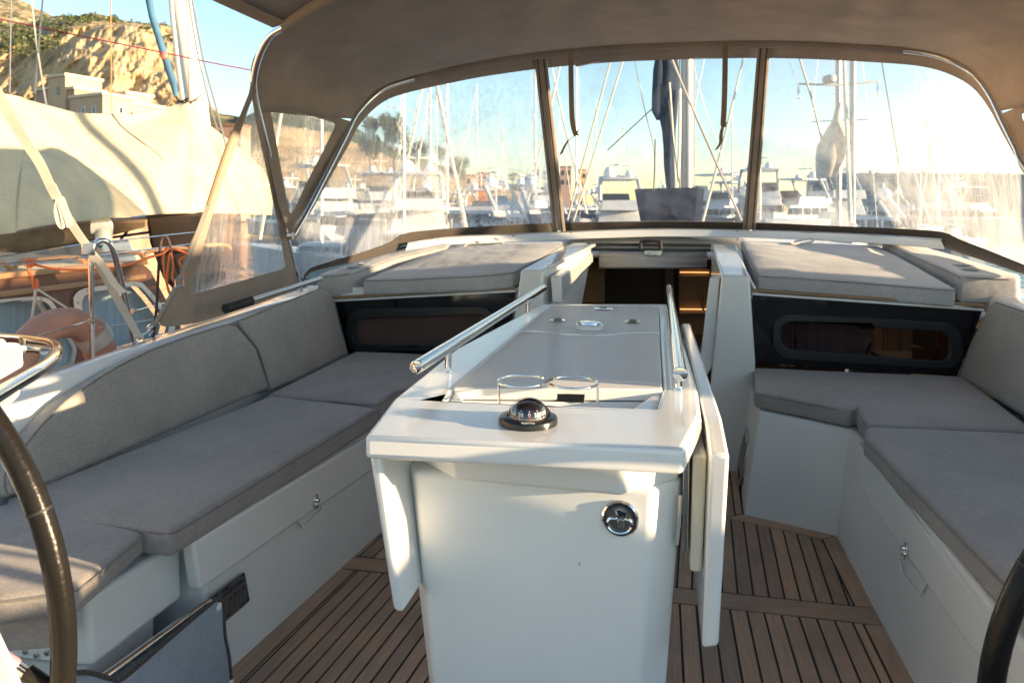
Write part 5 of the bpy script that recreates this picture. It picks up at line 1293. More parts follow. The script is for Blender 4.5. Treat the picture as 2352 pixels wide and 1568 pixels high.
tag(mk('hilltop_scrub', wv, wf, m_lf, smooth=False), 'dark green scrub and small trees along the cliff edge', 'scrub', kind='stuff')
# ---- buildings
PEACH = simple('peach stucco', (.58,.38,.24), .85, var=.08, scale=.6); PINK = simple('pink brown stucco', (.42,.26,.18), .85, var=.1, scale=.6); CORN = simple('pale cornice', (.70,.55,.38), .8, var=.05)
DGL = simple('dark window glass', (.03,.03,.035), .2); SHUT = simple('white shutter', (.7,.68,.62), .6)
def block(par, c, s, rz, m_, z0, z1, name='wall'):
    c = V((c[0], c[1], (z0+z1)/2)); return box(name, c, (s[0], s[1], z1-z0), m_, par, rz=rz)
def villa():
    D_ = 170; C0 = pD((236,300), D_); rz = R(75)
    t = thing('villa', 'large peach villa with a square tower below the ochre cliff', 'villa', (C0.x, C0.y, -1.0))
    ax, ay = V((math.cos(rz), math.sin(rz), 0)), V((-math.sin(rz), math.cos(rz), 0))
    def z(y, d=D_): return EYE+(HY-y)*d/FL
    def blk(u0, u1, w0, w1, ztop, m_, lab='wall'):
        c = C0+ax*(u0+u1)/2+ay*(w0+w1)/2
        b = block(t, c, (u1-u0, w1-w0), rz, m_, -1, ztop, lab)
        cc = block(t, c, (u1-u0+.7, w1-w0+.7), rz, CORN, ztop-.55, ztop+.15, 'cornice'); return b
    main = blk(0, 8, 0, 12.5, z(213), PEACH)
    right = blk(8, 24, .8, 12, z(224), PEACH)
    tower = blk(.6, 10.0, 15.5, 22.5, z(182, 185), PEACH); low = blk(.8, 12, 22.5, 28, z(217, 192), PINK); blk(1.0, 9, 12.5, 15.5, z(208, 182), PINK)
    pent = blk(9.5, 17, 5, 10, z(206, 178), PEACH)
    for i, u in enumerate((4.6, 10.3, 13.8, 18.0, 21.8)):
        for zz in (z(252), z(252)-4.2):
            c = C0+ax*u+ay*(-.03 if u < 8 else .77); c.z = zz
            f = box('window', c, (1.5, .12, 2.4), SHUT, t, rz=rz); box('window_glass', c-ay*.08, (.8, .06, 2.1), DGL, f, rz=rz)
            box('balcony', c-ay*.3+V((0,0,-1.3)), (2.0, .6, .15), CORN, f, rz=rz)
    for w in (3.2, 7.4):
        for zz in (z(252), z(252)-4.2):
            c = C0-ax*.04+ay*w; c.z = zz; f = box('window', c, (.14, 1.4, 2.3), SHUT, t, rz=rz); box('window_glass', c-ax*.09, (.06,.8,2.0), DGL, f, rz=rz)
    c = C0+ax*.55+ay*18.5; c.z = z(215, 183); box('window', c, (.12,1.1,1.9), DGL, t, rz=rz)
    return t
villa()
def house(px0, px1, ytop, D_, m_, lab, seed, ybot=430, rows=1):
    rng = random.Random(seed); a, b_ = pD((px0, ytop), D_), pD((px1, ytop), D_); w = (b_-a).length; c = (a+b_)/2; zt = a.z; rz = YAW+rng.uniform(-.15,.15)
    t = thing('house', lab, 'house', (c.x, c.y, -1), 'houses along the harbour front')
    block(t, c, (w, w*.7), rz, m_, -1, zt)
    cc = V((c.x, c.y, zt+.15)); box('roof', cc, (w*1.05, w*.76, .5), simple('roof tile '+str(seed), (.30,.15,.09), .9), t, rz=rz)
    k = max(2, int(w/3.2)); n_ = -V((-math.sin(rz), math.cos(rz), 0)); ax = V((math.cos(rz), math.sin(rz), 0))
    for i in range(k):
        for r_ in range(rows):
            p = c+ax*w*((i+.5)/k-.5)+n_*w*.351; p.z = zt-1.8-3*r_; box('window', p, (1.0,.1,1.5), DGL, t, rz=rz)
house(500, 566, 292, 140, PINK, 'brown pink house low behind the cream awning', 1, rows=3)
for i, a in enumerate(((1070,1098,404,230,PEACH,'small peach house left of the lone mast in the left window'),(1098,1118,399,235,simple('terracotta stucco',(.55,.26,.14),.85),'terracotta house right behind the lone mast in the left window'),
    (1190,1214,404,250,PEACH,'peach house near the right end of the left window'),(1286,1312,385,230,simple('rose stucco',(.50,.33,.27),.85),'tall rose coloured building at the left edge of the middle window'),
    (940,1000,392,220,simple('sand stucco',(.55,.45,.33),.85),'long sand coloured house under the dark trees'),(1322,1345,392,240,simple('ochre stucco',(.52,.36,.22),.85),'low ochre building beside the pair of slanting ropes'))):
    house(*a[:5], a[5], 10+i, rows=2)

# ================================================================== moored boats
HW = simple('white boat hull', (.50,.52,.55), .25, var=.05, scale=1.2, coat=.3); HB = simple('navy boat canvas', (.03,.05,.10), .7, var=.2); WIN = simple('tinted boat window', (.015,.02,.03), .08)
ANT = simple('white antenna plastic', (.8,.8,.78), .35, var=.03); RIG = simple('rigging wire', (.25,.25,.25), .5, metal=.5)
def hullsec(Lh, B, fb, n=14, m_=7):
    vs, fs = [], []
    for i in range(n+1):
        t = i/n; w = B/2*min(1, (1-t)**.55*1.25) if t > .45 else B/2*(.86+.14*math.sin(t/.45*1.57)); y = t*Lh-Lh/2; sh = fb*(1+.35*t*t)
        for j in range(m_+1):
            u = j/m_*2-1; a = abs(u); zz = -.4+(sh+.4)*a**.7 if a > 0 else -.4; vs.append(V((math.copysign(w*(a**.35), u) if a else 0, y+.12*Lh*t*a*.3, zz)))
    for i in range(n):
        for j in range(m_): a = i*(m_+1)+j; fs.append([a, a+1, a+m_+2, a+m_+1])
    fs.append(list(range(m_+1)))
    for i in range(n): a = i*(m_+1); fs.append([a, a+m_+1, a+2*m_+1, a+m_])
    return vs, fs
def wedge(y0, y1, w0, w1, z0, z1, rake0=.5, rake1=1.2, inw=.25):
    b_ = [V((-w0/2,y0,z0)), V((w0/2,y0,z0)), V((w1/2,y1,z0)), V((-w1/2,y1,z0))]
    t = [V((-w0/2+inw,y0+rake0,z1)), V((w0/2-inw,y0+rake0,z1)), V((w1/2-inw,y1-rake1,z1)), V((-w1/2+inw,y1-rake1,z1))]
    return prism_d(t, b_)
def motor_yacht(lab, loc, rz, Lh=13, s=1., fly=True, awn=None):
    t = thing('motor_yacht', lab, 'motor yacht', (0,0,0), 'moored motor yachts')
    B = Lh*.32; fb = Lh*.115
    mk('hull', *hullsec(Lh, B, fb), HW, t, ang=40)
    z0 = fb*1.02; h = Lh*.105
    mk('superstructure', *wedge(-Lh*.32, Lh*.22, B*.86, B*.62, z0, z0+h), HW, t, bevel=.06)
    mk('window_band', *wedge(-Lh*.30, Lh*.205, B*.87, B*.66, z0+h*.38, z0+h*.82, .35, .85, .2), WIN, t, bevel=.03)
    for k in range(4):
        y = -Lh*.26+k*Lh*.11; box('window_mullion', V((0,y,z0+h*.6)), (B*.83,.09,h*.46), HW, t)
    if fly:
        mk('flybridge', *wedge(-Lh*.36, Lh*.06, B*.74, B*.6, z0+h, z0+h*1.55, .1, .5, .12), HW, t, bevel=.05)
        mk('windscreen', *wedge(-Lh*.02, Lh*.05, B*.56, B*.5, z0+h*1.5, z0+h*1.95, .1, .3, .1), WIN, t)
    ar = MB(); za = z0+h*(1.5 if fly else 1.); ht = h*1.25
    pp = [V((-B*.36,-Lh*.30,za)), V((-B*.33,-Lh*.22,za+ht*.85)), V((-B*.27,-Lh*.20,za+ht)), V((B*.27,-Lh*.20,za+ht)), V((B*.33,-Lh*.22,za+ht*.85)), V((B*.36,-Lh*.30,za))]
    tube('radar_arch', spline(pp, 5), .13, HW, t, n=8)
    if fly: mk('hard_top', *wedge(-Lh*.30, Lh*.02, B*.66, B*.60, za+ht*.92, za+ht*1.02, .1, .3, .1), HW, t, bevel=.04)
    zt = za+ht
    for dx, r_ in ((-.55,.36),(.6,.26)): lathe('antenna_dome', V((dx*B*.3,-Lh*.2,zt)), [(r_*.75,0),(r_,.2*r_+.05),(r_*1.0,r_),(r_*.75,r_*1.6),(r_*.35,r_*1.9),(.01,r_*1.95)], ANT, t, n=18)
    mm_ = tube('signal_mast', [V((0,-Lh*.2,zt)), V((0,-Lh*.21,zt+h*1.1))], .05, ANT, t, n=8); tube('radar_bar', [V((-.7,-Lh*.2,zt+h*.7)), V((.7,-Lh*.2,zt+h*.7))], .06, ANT, mm_, n=8)
    for sx in (-1, 1):
        r_ = MB(); yy = [-Lh*.3+i*Lh*.075 for i in range(10)]
        def gx(y): tt = (y+Lh/2)/Lh; return sx*(B/2*.97 if tt < .45 else B/2*min(1, (1-tt)**.55*1.25)*.97)
        def gz(y): tt = (y+Lh/2)/Lh; return fb*(1+.35*tt*tt)
        r_.add(tube_d([V((gx(y),y,gz(y)+.75)) for y in yy], .022, 6)); 
        for y in yy: r_.add(tube_d([V((gx(y),y,gz(y)-.05)), V((gx(y),y,gz(y)+.75))], .016, 6))
        r_.mk('guard_rail', CHROME, t)
    if awn: mk('aft_cover', *wedge(-Lh*.5, -Lh*.28, B*.8, B*.8, z0, z0+h*1.05, .5, .1, .15), awn, t, bevel=.08)
    t.location = V(loc); t.rotation_euler = (0,0,rz); t.scale = (s,s,s); return t
def sail_boat(lab, loc, rz, H=16, Lh=11, cover=HB, two=False, s=1., spread=True):
    t = thing('sailing_boat', lab, 'sailing boat', (0,0,0), 'moored sailing boats'); B = Lh*.3; fb = Lh*.1
    mk('hull', *hullsec(Lh, B, fb), HW, t, ang=40)
    mk('cabin', *wedge(-Lh*.12, Lh*.2, B*.55, B*.4, fb, fb+.55, .1, .6, .12), HW, t, bevel=.04)
    mk('cabin_window', *wedge(-Lh*.10, Lh*.16, B*.56, B*.43, fb+.18, fb+.40, .04, .3, .05), WIN, t)
    mk('sprayhood', *wedge(-Lh*.2, -Lh*.1, B*.5, B*.5, fb+.1, fb+1.1, .1, .5, .2), cover, t, bevel=.1)
    ym = Lh*.08
    for k, y in enumerate((ym, -Lh*.33) if two else (ym,)):
        Hh = H*(1 if k == 0 else .72); ms = tube('mast', [V((0,y,fb)), V((0,y,Hh*.6)), V((0,y,Hh))], [.085,.08,.06], ANT if s == 1. else MSTM, t, n=10)
        for f in (.42, .70):
            w = B*.42*(1.25-f); tube('spreader', [V((-w,y-.15,Hh*f)), V((0,y,Hh*f)), V((w,y-.15,Hh*f))], .028, MSTM, ms, n=6)
        rg = MB()
        for sx in (-1,1): rg.add(tube_d([V((sx*B*.46,y-.2,fb)), V((sx*B*.42*(1.25-.42),y-.15,Hh*.42)), V((sx*B*.42*.55,y-.15,Hh*.7)), V((0,y,Hh*.98))], .012, 4))
        rg.add(tube_d([V((0,-Lh*.48,fb)), V((0,y,Hh))], .012, 4)); rg.mk('rigging', RIG, ms)
        rows = MB(); bl = Lh*.38 if k == 0 else Lh*.22
        n_ = 9; vs = []
        for i in range(n_+1):
            tt = i/n_; yy = y-.1-bl*tt; hh = .42*(1-tt*.55)
            for q_ in range(10): a = 6.283*q_/10; vs.append(V((.17*math.cos(a)*(1-.4*tt), yy, fb+1.35+hh*.5+hh*.55*math.sin(a)+.03*math.sin(i*2.3))))
        mk('boom_cover', vs, [[i*10+q_, i*10+(q_+1)%10, i*10+10+(q_+1)%10, i*10+10+q_] for i in range(n_) for q_ in range(10)]+[list(range(10)), [n_*10+q_ for q_ in range(10)]], cover, t)
    lf_ = tube('furled_jib', [V((0,Lh*.47,fb+.6)), V((0,Lh*.30,H*.45)), V((0,ym+.1,H*.95))], [.10,.09,.04], SAILW, t, n=8)
    t.location = V(loc); t.rotation_euler = (0,0,rz); t.scale = (s,s,s); return t
def at(px, D_): p = pD((px, HY), D_); return (p.x, p.y, SEA)
S1 = [(989,62,19,'white mast passing behind the left part of the left window, taller of the close pair'),(1016,70,19,'thin mast just right of the tallest shore tree pair'),
      (1108,92,15.5,'lone mast in the middle of the left window, above the peach houses'),(1152,100,12.5,'shorter mast right of the lone mast in the left window'),
      (1206,66,19,'tall mast near the right end of the left window'),(1277,88,13.5,'mast just inside the left edge of the middle window'),
      (1378,84,13,'mast behind the pair of slanting ropes'),(1444,90,12,'mast left of the stowed sail in the middle window'),
      (1681,80,11.5,'mast near the right edge of the middle window'),(2047,70,11,'dark short mast left of centre above the breakwater'),
      (2105,64,12,'white topped mast above the breakwater, middle one'),(2168,50,9.6,'mast near the right end of the breakwater view')]
protos = {}
for i, (px, D_, Hh, lab) in enumerate(S1):
    l = 'sailing boat with ' + lab if len(lab.split()) < 13 else lab
    l = ' '.join(('sailing boat, '+lab).split()[:16])
    if i < 2: o = sail_boat(l, at(px, D_), R(20+140*i), H=Hh-SEA if i == 0 else Hh, cover=HB if i == 0 else SAILW); protos[i] = (o, Hh)
    else:
        src, h0 = protos[i%2]; o = copy_tree(src); o.location = V(at(px, D_)); o['label'] = l; o.rotation_euler = (0,0,R((i*67)%360)); k = Hh*1.12/h0; o.scale = (k,k,k)
for px, D_, rz, k, lab in ((770,26,70,.8,'near sailing boat with blue boom cover behind the left chrome hoop'),(900,34,250,.85,'near sailing boat with blue cover below the tallest shore tree'),(1055,38,80,.8,'near sailing boat with blue cover below the peach houses'),(1350,44,100,.8,'near sailing boat with blue cover left of the slanting ropes'),(1775,36,80,.7,'near sailing boat with blue cover at the left of the right window')):
    o = copy_tree(protos[0][0]); o.location = V(at(px, D_)); o.rotation_euler = (0,0,R(rz)); o.scale = (k,k,k); o['label'] = lab
# ketch with radar and wide yard in the right window
kb = sail_boat('near ketch with a tan furled sail, radar and long yard in the right window', at(1925,38), R(172), H=17, Lh=13, cover=SAILW, s=1.0001)
kb2 = thing('yard_mast', 'grey mast carrying a long yard with lamps and a radar in the right window', 'mast', at(1925,36), 'moored sailing boats')
P0 = pD((1926,520), 36); P0.z = SEA+1; P1 = pD((1924,-250), 36)
tube('mast', [P0, P1], .13, MSTM, kb2, n=12)
ya, yb, ym_ = pD((1834,193),35.6), pD((2016,187),36.4), pD((1924,196),35.8); tube('yard', [ya, ym_, yb], .05, MSTM, kb2, n=8)
for p in (ya, yb):
    lathe('yard_lamp', p-V((0,0,.75)), [(.02,0),(.10,.05),(.11,.3),(.06,.45),(.02,.7)], CHROME, kb2, n=12)
lathe('radar_dome', pD((1905,192),35.5), [(.1,0),(.30,.05),(.34,.2),(.30,.36),(.1,.42)], simple('grey radar dome',(.35,.36,.38),.4), kb2, n=18)
P0 = pD((1958,520), 34); P0.z = SEA+1; P1 = pD((1959,-250), 34)
m2_ = thing('mast', 'plain grey mast right of the mast with the long yard', 'mast', (P0.x,P0.y,SEA), 'moored sailing boats'); tube('mast_tube', [P0, P1], .14, MSTM, m2_, n=12)
tube('mast_wire', [P0+V((2.6,0,0)), P1], .03, RIG, m2_, n=5)
fs_ = bundle('furled_sail', [(1926,236,34.5,10),(1922,275,34.5,18),(1916,305,34.5,44),(1908,335,34.5,62),(1905,365,34.5,60),(1900,390,34.5,50),(1897,408,34.5,46)], simple('tan sailcloth',(.62,.52,.43),.85,var=.15,bump=.6,bscale=2), None, seed=8)
tag(fs_, 'tan bundled sail hanging on the mast with the long yard', 'furled sail')
line('rope', [pD((1835,130),35), pD((1868,240),35), pD((1893,345),35)], .05, RIG, 'dark stay slanting down to the tan bundled sail', 'stay')
Mb = [(1752,40,178,15,'big white motor yacht with antenna domes at the left of the right window',True,None),
      (1412,30,10,11,'white motor yacht with a radar arch behind the slanting ropes in the middle window',True,None),
      (1656,46,150,13,'white motor yacht right of the mast with one large antenna dome',True,None),
      (1205,27,35,10,'motor yacht with dark windows and navy cover left of the first zip',False,HB),
      (1085,30,60,11,'white motor yacht beneath the peach houses in the left window',False,None),
      (960,26,20,11,'white flybridge yacht beneath the tallest shore tree',True,None),
      (800,44,40,11,'white motor yacht behind the streaked vinyl near the chrome hoop',True,SAILW),
      (1960,30,95,9,'low white motor boat with a sunlit side below the furled tan sail',False,None),
      (2130,60,80,12,'white motor yacht moored before the breakwater',True,None),
      (1320,48,120,12,'white motor yacht at the left edge of the middle window',False,None),
      (640,42,60,11,'white motor yacht behind the side window of the sprayhood',True,None)]
for px, D_, rz, Lh, lab, fly, awn in Mb: motor_yacht(lab, at(px, D_*1.55), R(rz), Lh, fly=fly, awn=awn)

src = [o for o in bpy.data.objects if o.get('category') == 'motor yacht'][:3]
for i, (px, D_, k, rz, lab) in enumerate(((865,72,1.0,30,'small far motor yacht under the pale green tree'),(1040,80,.95,150,'far motor yacht behind the twin thin masts of the left window'),
    (1150,66,.9,75,'motor yacht under the lone mast in the left window'),(1250,76,1.0,200,'motor yacht touching the left zip of the windshield'),
    (1330,90,1.0,20,'far motor yacht at the left edge of the middle window'),(1475,82,.9,110,'far motor yacht between the ropes and the stowed sail'),
    (1610,100,1.2,60,'distant motor yacht just right of the mast'),(1700,88,1.1,175,'distant motor yacht at the right edge of the middle window'),
    (1815,64,1.0,140,'motor yacht left of the ketch in the right window'),(1890,84,1.1,15,'far motor yacht behind the furled tan sail'),
    (2020,92,1.0,70,'far motor yacht below the short dark mast'),(2240,70,.9,200,'motor yacht at the foot of the right chrome hoop'),
    (720,60,1.0,45,'motor yacht blurred behind the side window vinyl'),(925,58,.9,120,'motor yacht right below the tallest shore tree'),(1110,54,.75,10,'low motor yacht in front of the peach houses'))):
    o = copy_tree(src[i%3]); o.location = V(at(px, D_)); o.rotation_euler = (0,0,R(rz)); o.scale = (k,k,k); o['label'] = lab
# ================================================================== neighbouring wooden sailing boat to port
XB = -3.55
nb = thing('wooden_sailing_boat', 'varnished wooden sailing boat moored alongside to port, with framed cabin windows', 'sailing boat', (-5.0,5.0,SEA))
WOOD = simple('weathered varnished mahogany', (.27,.125,.07), .5, var=.35, scale=2.2, stretch=(1,.25,2.5), bump=.3, bscale=30, coat=.2)
WOOD2 = simple('orange brown varnished teak', (.42,.22,.10), .45, var=.3, scale=3, stretch=(1,.3,2), coat=.3)  # lighter orange brown wood for deck, strakes and grab rail
PALE = simple('pale blue curtain', (.42,.55,.58), .9, stretch=(1,22,.5), scale=2, var=.2)
def pXb(p, x=XB): return pX(p, x)
cab_ = [pXb(p) for p in ((-330,640),(0,631),(210,619),(330,608),(338,612),(420,780),(-330,1000))]
cab_ = [V((XB,-3.5,.98)), V((XB,pXb((0,634)).y,.93)), pXb((330,608)), pXb((346,622)), V((XB, pXb((430,700)).y, .30)), V((XB,pXb((430,700)).y,-.9)), V((XB,-3.5,-.9))]
wq = []
def wquad(k, *xy): return [pXb(p) for p in q(k, *xy)]
def roundpoly(pts, r=.25, n=5):
    out = []; m_ = len(pts)
    for i in range(m_):
        a, b_, c = pts[i-1], pts[i], pts[(i+1)%m_]; s0, s1 = b_.lerp(a, r), b_.lerp(c, r)
        for k in range(n+1): t = k/n; out.append(s0*(1-t)**2+b_*2*t*(1-t)+s1*t*t)
    return out
w_a = roundpoly(wquad('R2', -260,850, 330,800, 470,1010, 420,1180, -260,1300))
w_b = roundpoly(wquad('R2', 520,760, 1010,690, 1130,820, 1270,1020, 1240,1110, 700,1250, 560,1100))
side = mk('cabin_side', *holed_d(cab_, [w_a, w_b], V((-.05,0,0))), WOOD, nb, bevel=.004)
for w in (w_a, w_b):
    c = sum(w, V((0,0,0)))/len(w); fr = mk('window_frame', *holed_d([c+(p-c)*1.02+V((.002,0,0)) for p in w], [[c+(p-c)*.88+V((.002,0,0)) for p in w]], V((.018,0,0))), CHROME, side, bevel=.004)
    prism('window_pane', [c+(p-c)*.89+V((-.006,0,0)) for p in w], [c+(p-c)*.89+V((-.012,0,0)) for p in w], CLEAR, fr)
    prism('curtain', [c+(p-c)*.97+V((-.09,0,0)) for p in w], [c+(p-c)*.97+V((-.11,0,0)) for p in w], PALE, side)
    for i in range(0, len(w), 4): p = c+(w[i]-c)*.95; lathe('frame_screw', p+V((.020,0,0)), [(.007,0),(.006,.002)], STEEL, fr, n=10, axis=V((1,0,0)))
pc_ = pXb((132,832), -3.1); 
hl_ = [(-3.1,1.2,-.02),(-3.1,8.5,.05)]
mk('hull_side', [V((-3.1,-5,.22)), V((-3.1,6.5,.22)), V((-3.25,6.5,-1.5)), V((-3.25,-5,-1.5))], [[0,1,2,3]], WOOD, nb, solid=.05)
ph = roundpoly([pXb(p, -3.09) for p in q('R2', 300,1080, 470,1060, 545,1180, 520,1320, 330,1370, 230,1300)])
c = sum(ph, V((0,0,0)))/len(ph); fr = mk('porthole_frame', *holed_d(ph, [[c+(p-c)*.78 for p in ph]], V((.02,0,0))), CHROME, nb, bevel=.004); prism('porthole_glass', [c+(p-c)*.8 for p in ph], [c+(p-c)*.8-V((.004,0,0)) for p in ph], PALE, fr)
# deck, toe rail, coamings and cabin top
mk('side_deck', [V((-3.1,-5,.22)), V((-3.1,6.5,.22)), V((XB-.02,6.5,.26)), V((XB-.02,-5,.26))], [[0,1,2,3]], WOOD2, nb, solid=.04)
mk('cabin_top', [V((XB,-3.5,.93)), V((XB,pXb((330,608)).y,.93)), V((-6.2,pXb((330,608)).y+.4,1.0)), V((-6.2,-3.5,1.0))], [[0,1,2,3]], simple('tan deck paint',(.52,.42,.30),.7), nb, solid=.05, off=-1)
for dz, dx, m_ in ((.0,.03,WOOD2),(-.10,.02,WOOD2),):
    vs, fs = ribbon_d([V((XB+dx, .8, .945+dz)), V((XB+dx, pXb((326,606)).y, .93+dz))], .035, V((0,0,1)), .04); mk('rubbing_strake', vs, fs, m_, nb, bevel=.006)
hr = MB()
for i in range(7):
    y0 = 1.9+i*.55; hr.add(tube_d(spline([V((-3.75,y0,.94)), V((-3.75,y0+.06,.985)), V((-3.75,y0+.45,.985)), V((-3.75,y0+.53,.94))], 3), .016, 8))
hr.mk('grab_rail', WOOD2, nb)
HBX = pD((275,600), 5.6)
prism('hatch_box', [pD(p, 5.5) for p in ((236,562),(300,556),(318,596),(312,603),(250,607),(238,598))], [pD(p, 6.0) for p in ((232,556),(296,550),(312,590),(306,597),(246,601),(234,592))], GEL, nb, bevel=.015, seg=3)
cv = pD((238,570), 6.0)
cw_ = thing('cowl_vent', 'white cowl ventilator standing on the wooden boat below the awning', 'ventilator', cv)
cb = lathe('vent_pipe', cv, [(.075,0),(.080,.03),(.062,.05),(.062,.14)], ANT, cw_, n=20); lathe('vent_collar', cv+V((0,0,.012)), [(.085,0),(.085,.018),(.07,.02)], simple('green band',(.03,.16,.08),.5), cb, n=20)
hp1 = [cv+V((0,0,.10)), cv+V((0,0,.15)), cv+V((-.005,-.01,.19)), cv+V((-.03,-.03,.21)), cv+V((-.06,-.05,.215))]
tube('vent_cowl', spline(hp1, 4), [.062+.0022*i for i in range(len(spline(hp1, 4)))], ANT, cw_, n=22)
# shade under the awning built as dark solids, with pulpit tubes
dk = simple('dark cockpit shade', (.05,.035,.025), .85, var=.3, bump=.6, bscale=14)
prism('dark_under_awning', [pD(p, 6.4) for p in ((335,492),(480,488),(520,640),(430,700),(375,640),(345,560))], [pD(p, 7.2) for p in ((335,482),(480,478),(520,620),(430,680),(375,620),(345,550))], dk, nb, bevel=.03)  # dark solid put in for the unlit cockpit under the awning
prism('awning_shade', [pD(p, 6.2) for p in ((-60,560),(0,540),(150,512),(340,505),(335,522),(180,560),(0,592),(-60,600))], [pD(p, 6.8) for p in ((-60,552),(0,532),(150,504),(340,497),(335,515),(180,552),(0,584),(-60,592))], simple('brown awning shade',(.22,.15,.09),.9,var=.4,scale=5), nb, bevel=.02)  # brown solid standing for the shade under the awning
for a, b_ in (((270,560),(312,505)),((338,495),(374,545)),((300,500),(440,488)),((260,545),(440,520))): tube('pulpit_tube', [pD(a, 6.6), pD(b_, 6.6)], .013, CHROME, nb, n=8)
# mast, blue furled staysail, halyards
MSTC = simple('cream mast paint', (.76,.70,.60), .4, var=.05); BLUE = simple('blue sail cover', (.05,.14,.24), .75, var=.25, bump=.5, bscale=20)
mtube = tube('mast', [pD((462,330),8.1), pD((452,245),8.1), pD((413,0),8.1), pD((360,-420),8.1)], [.12,.12,.115,.11], MSTC, nb, n=20)
tube('mast_track', [pD((434,245),7.9), pD((432,120),7.9), pD((428,0),7.9), pD((418,-300),7.9)], .006, WOOD, mtube, n=6)
tube('furled_staysail', [pD((404,222),6.6), pD((398,190),6.6), pD((375,120),6.6), pD((350,40),6.6), pD((330,-60),6.6), pD((250,-420),6.6)], [.018,.034,.032,.03,.03,.03], BLUE, nb, n=14)
tube('backstay', [pD((420,236),6.9), pD((408,150),6.9), pD((396,40),6.9), pD((388,-60),6.9)], .022, MSTM, nb, n=8)
NG = 'stays and halyards of the boats to port'
for i, (pts, r_, m_, lab) in enumerate((
    (((26,-40),(24,100),(22,212)),.006,RIG,'thin dark vertical halyard nearest the top left corner'),
    (((66,-60),(84,100),(106,240)),.008,WEB,'white stay leaning right in front of the ochre cliff'),
    (((102,-40),(90,90),(80,215)),.008,RIG,'dark stay leaning left that crosses the white one'),
    (((254,-40),(255,120),(256,255)),.005,simple('orange stay',(.5,.25,.1),.7),'thin orange brown stay right of the villa tower'),
    (((430,-20),(455,130),(485,250),(500,300)),.008,RIG,'left dark stay between the cream mast and the sprayhood'),
    (((438,-20),(468,140),(500,260),(520,340)),.008,RIG,'right dark stay between the cream mast and the sprayhood'),
    (((-60,28),(0,44),(190,84),(378,122),(478,143),(585,163)),.006,simple('red burgundy line',(.35,.03,.05),.7),'red line running across the sky from the top left corner to the sprayhood'))):
    line('stay', [pD(p, 6.3) for p in pts], r_, m_, lab, 'line', NG)
fb_ = pD((378,128), 6.3); tag(lathe('line_float', fb_-V((0,0,.035)), [(.005,0),(.028,.010),(.036,.035),(.028,.060),(.005,.07)], simple('red and white float',(.75,.16,.12),.5,var=.3,scale=30), n=18), 'small round red float on the red line beside the blue furled sail', 'float')
for pts in (((436,238),(452,226),(466,217)),((420,236),(447,232),(468,229)),((404,215),(385,245),(374,262))): tube('mast_lashing', [pD(p, 7.7) for p in pts], .007, BLACKM if pts[0][0] == 436 else WEBT, nb, n=6)
tube('mast_lashing', spline([pD(p, 6.6) for p in ((403,212),(404,222),(412,232),(420,232),(432,226),(425,236),(410,234))], 4), .010, BLACKM, nb, n=6)
# cream awning draped over the boom
rows = [
 [(-160,205,7.0),(0,216,6.9),(30,224,6.85),(110,242,6.8),(200,260,6.8),(290,259,6.8),(350,252,6.75),(395,240,6.7),(411,234,6.65),(421,238,6.6),(450,262,6.6),(490,292,6.6),(540,330,6.6),(620,395,6.6)],
 [(-160,235,6.5),(0,246,6.45),(40,256,6.4),(110,276,6.4),(190,296,6.35),(290,292,6.3),(355,274,6.35),(398,252,6.5),(412,240,6.55),(424,250,6.5),(455,280,6.4),(497,312,6.4),(545,352,6.4),(620,410,6.4)],
 [(-160,330,6.1),(0,338,6.0),(50,345,6.0),(115,350,6.0),(190,362,6.0),(285,360,6.0),(350,345,6.05),(392,330,6.1),(414,325,6.15),(440,330,6.1),(470,345,6.05),(508,365,6.0),(552,390,6.0),(620,430,6.0)],
 [(-160,450,5.8),(0,440,5.75),(55,436,5.7),(120,430,5.7),(195,430,5.7),(285,428,5.7),(350,422,5.7),(392,420,5.7),(418,418,5.7),(446,420,5.7),(478,424,5.7),(515,430,5.7),(560,440,5.7),(620,455,5.7)],
 [(-160,560,5.6),(0,539,5.6),(60,528,5.6),(125,516,5.6),(200,506,5.6),(285,497,5.6),(350,493,5.6),(392,491,5.6),(420,490,5.6),(448,490,5.6),(480,490,5.6),(518,490,5.6),(562,492,5.6),(620,494,5.6)]]
XR = (-4.95,-4.84,-4.55,-4.30,-4.12)
G = []
for r, xr in zip(rows, XR):
    p_ = [pX((x, y), xr+(.05 if k == 8 else 0)) for k, (x, y, d) in enumerate(r[1:])]; z0 = p_[0].z
    G.append(spline([V((xr,-4.0,z0+.05)), V((xr,-.5,z0-.04)), V((xr,2.5,z0))]+p_, 6))
cols = [spline([g_[i] for g_ in G], 8) for i in range(len(G[0]))]; n1_, n2_ = len(cols), len(cols[0]); vs = []
apex = pX((411,236),-4.9)
for i, c_ in enumerate(cols):
    for j, p in enumerate(c_):
        d_ = p-apex; ang = math.atan2(d_.z, V((d_.x, d_.y, 0)).length*(1 if d_.y > 0 else -1)); rr = d_.length
        w = .030*math.sin(ang*16)*math.exp(-rr*1.0)*min(1, rr*6)+noise.noise(p*.9)*.10+noise.noise(p*2.6)*.018
        vs.append(p-V((1,0,0))*w)
aw = mk('awning', vs, [[i*n2_+j, i*n2_+j+1, (i+1)*n2_+j+1, (i+1)*n2_+j] for i in range(n1_-1) for j in range(n2_-1)], TARP, solid=.004, ang=180)
tag(aw, 'large cream awning draped over the boom of the wooden boat to port', 'awning')

# ================================================================== unseen boat added to starboard as a sun block

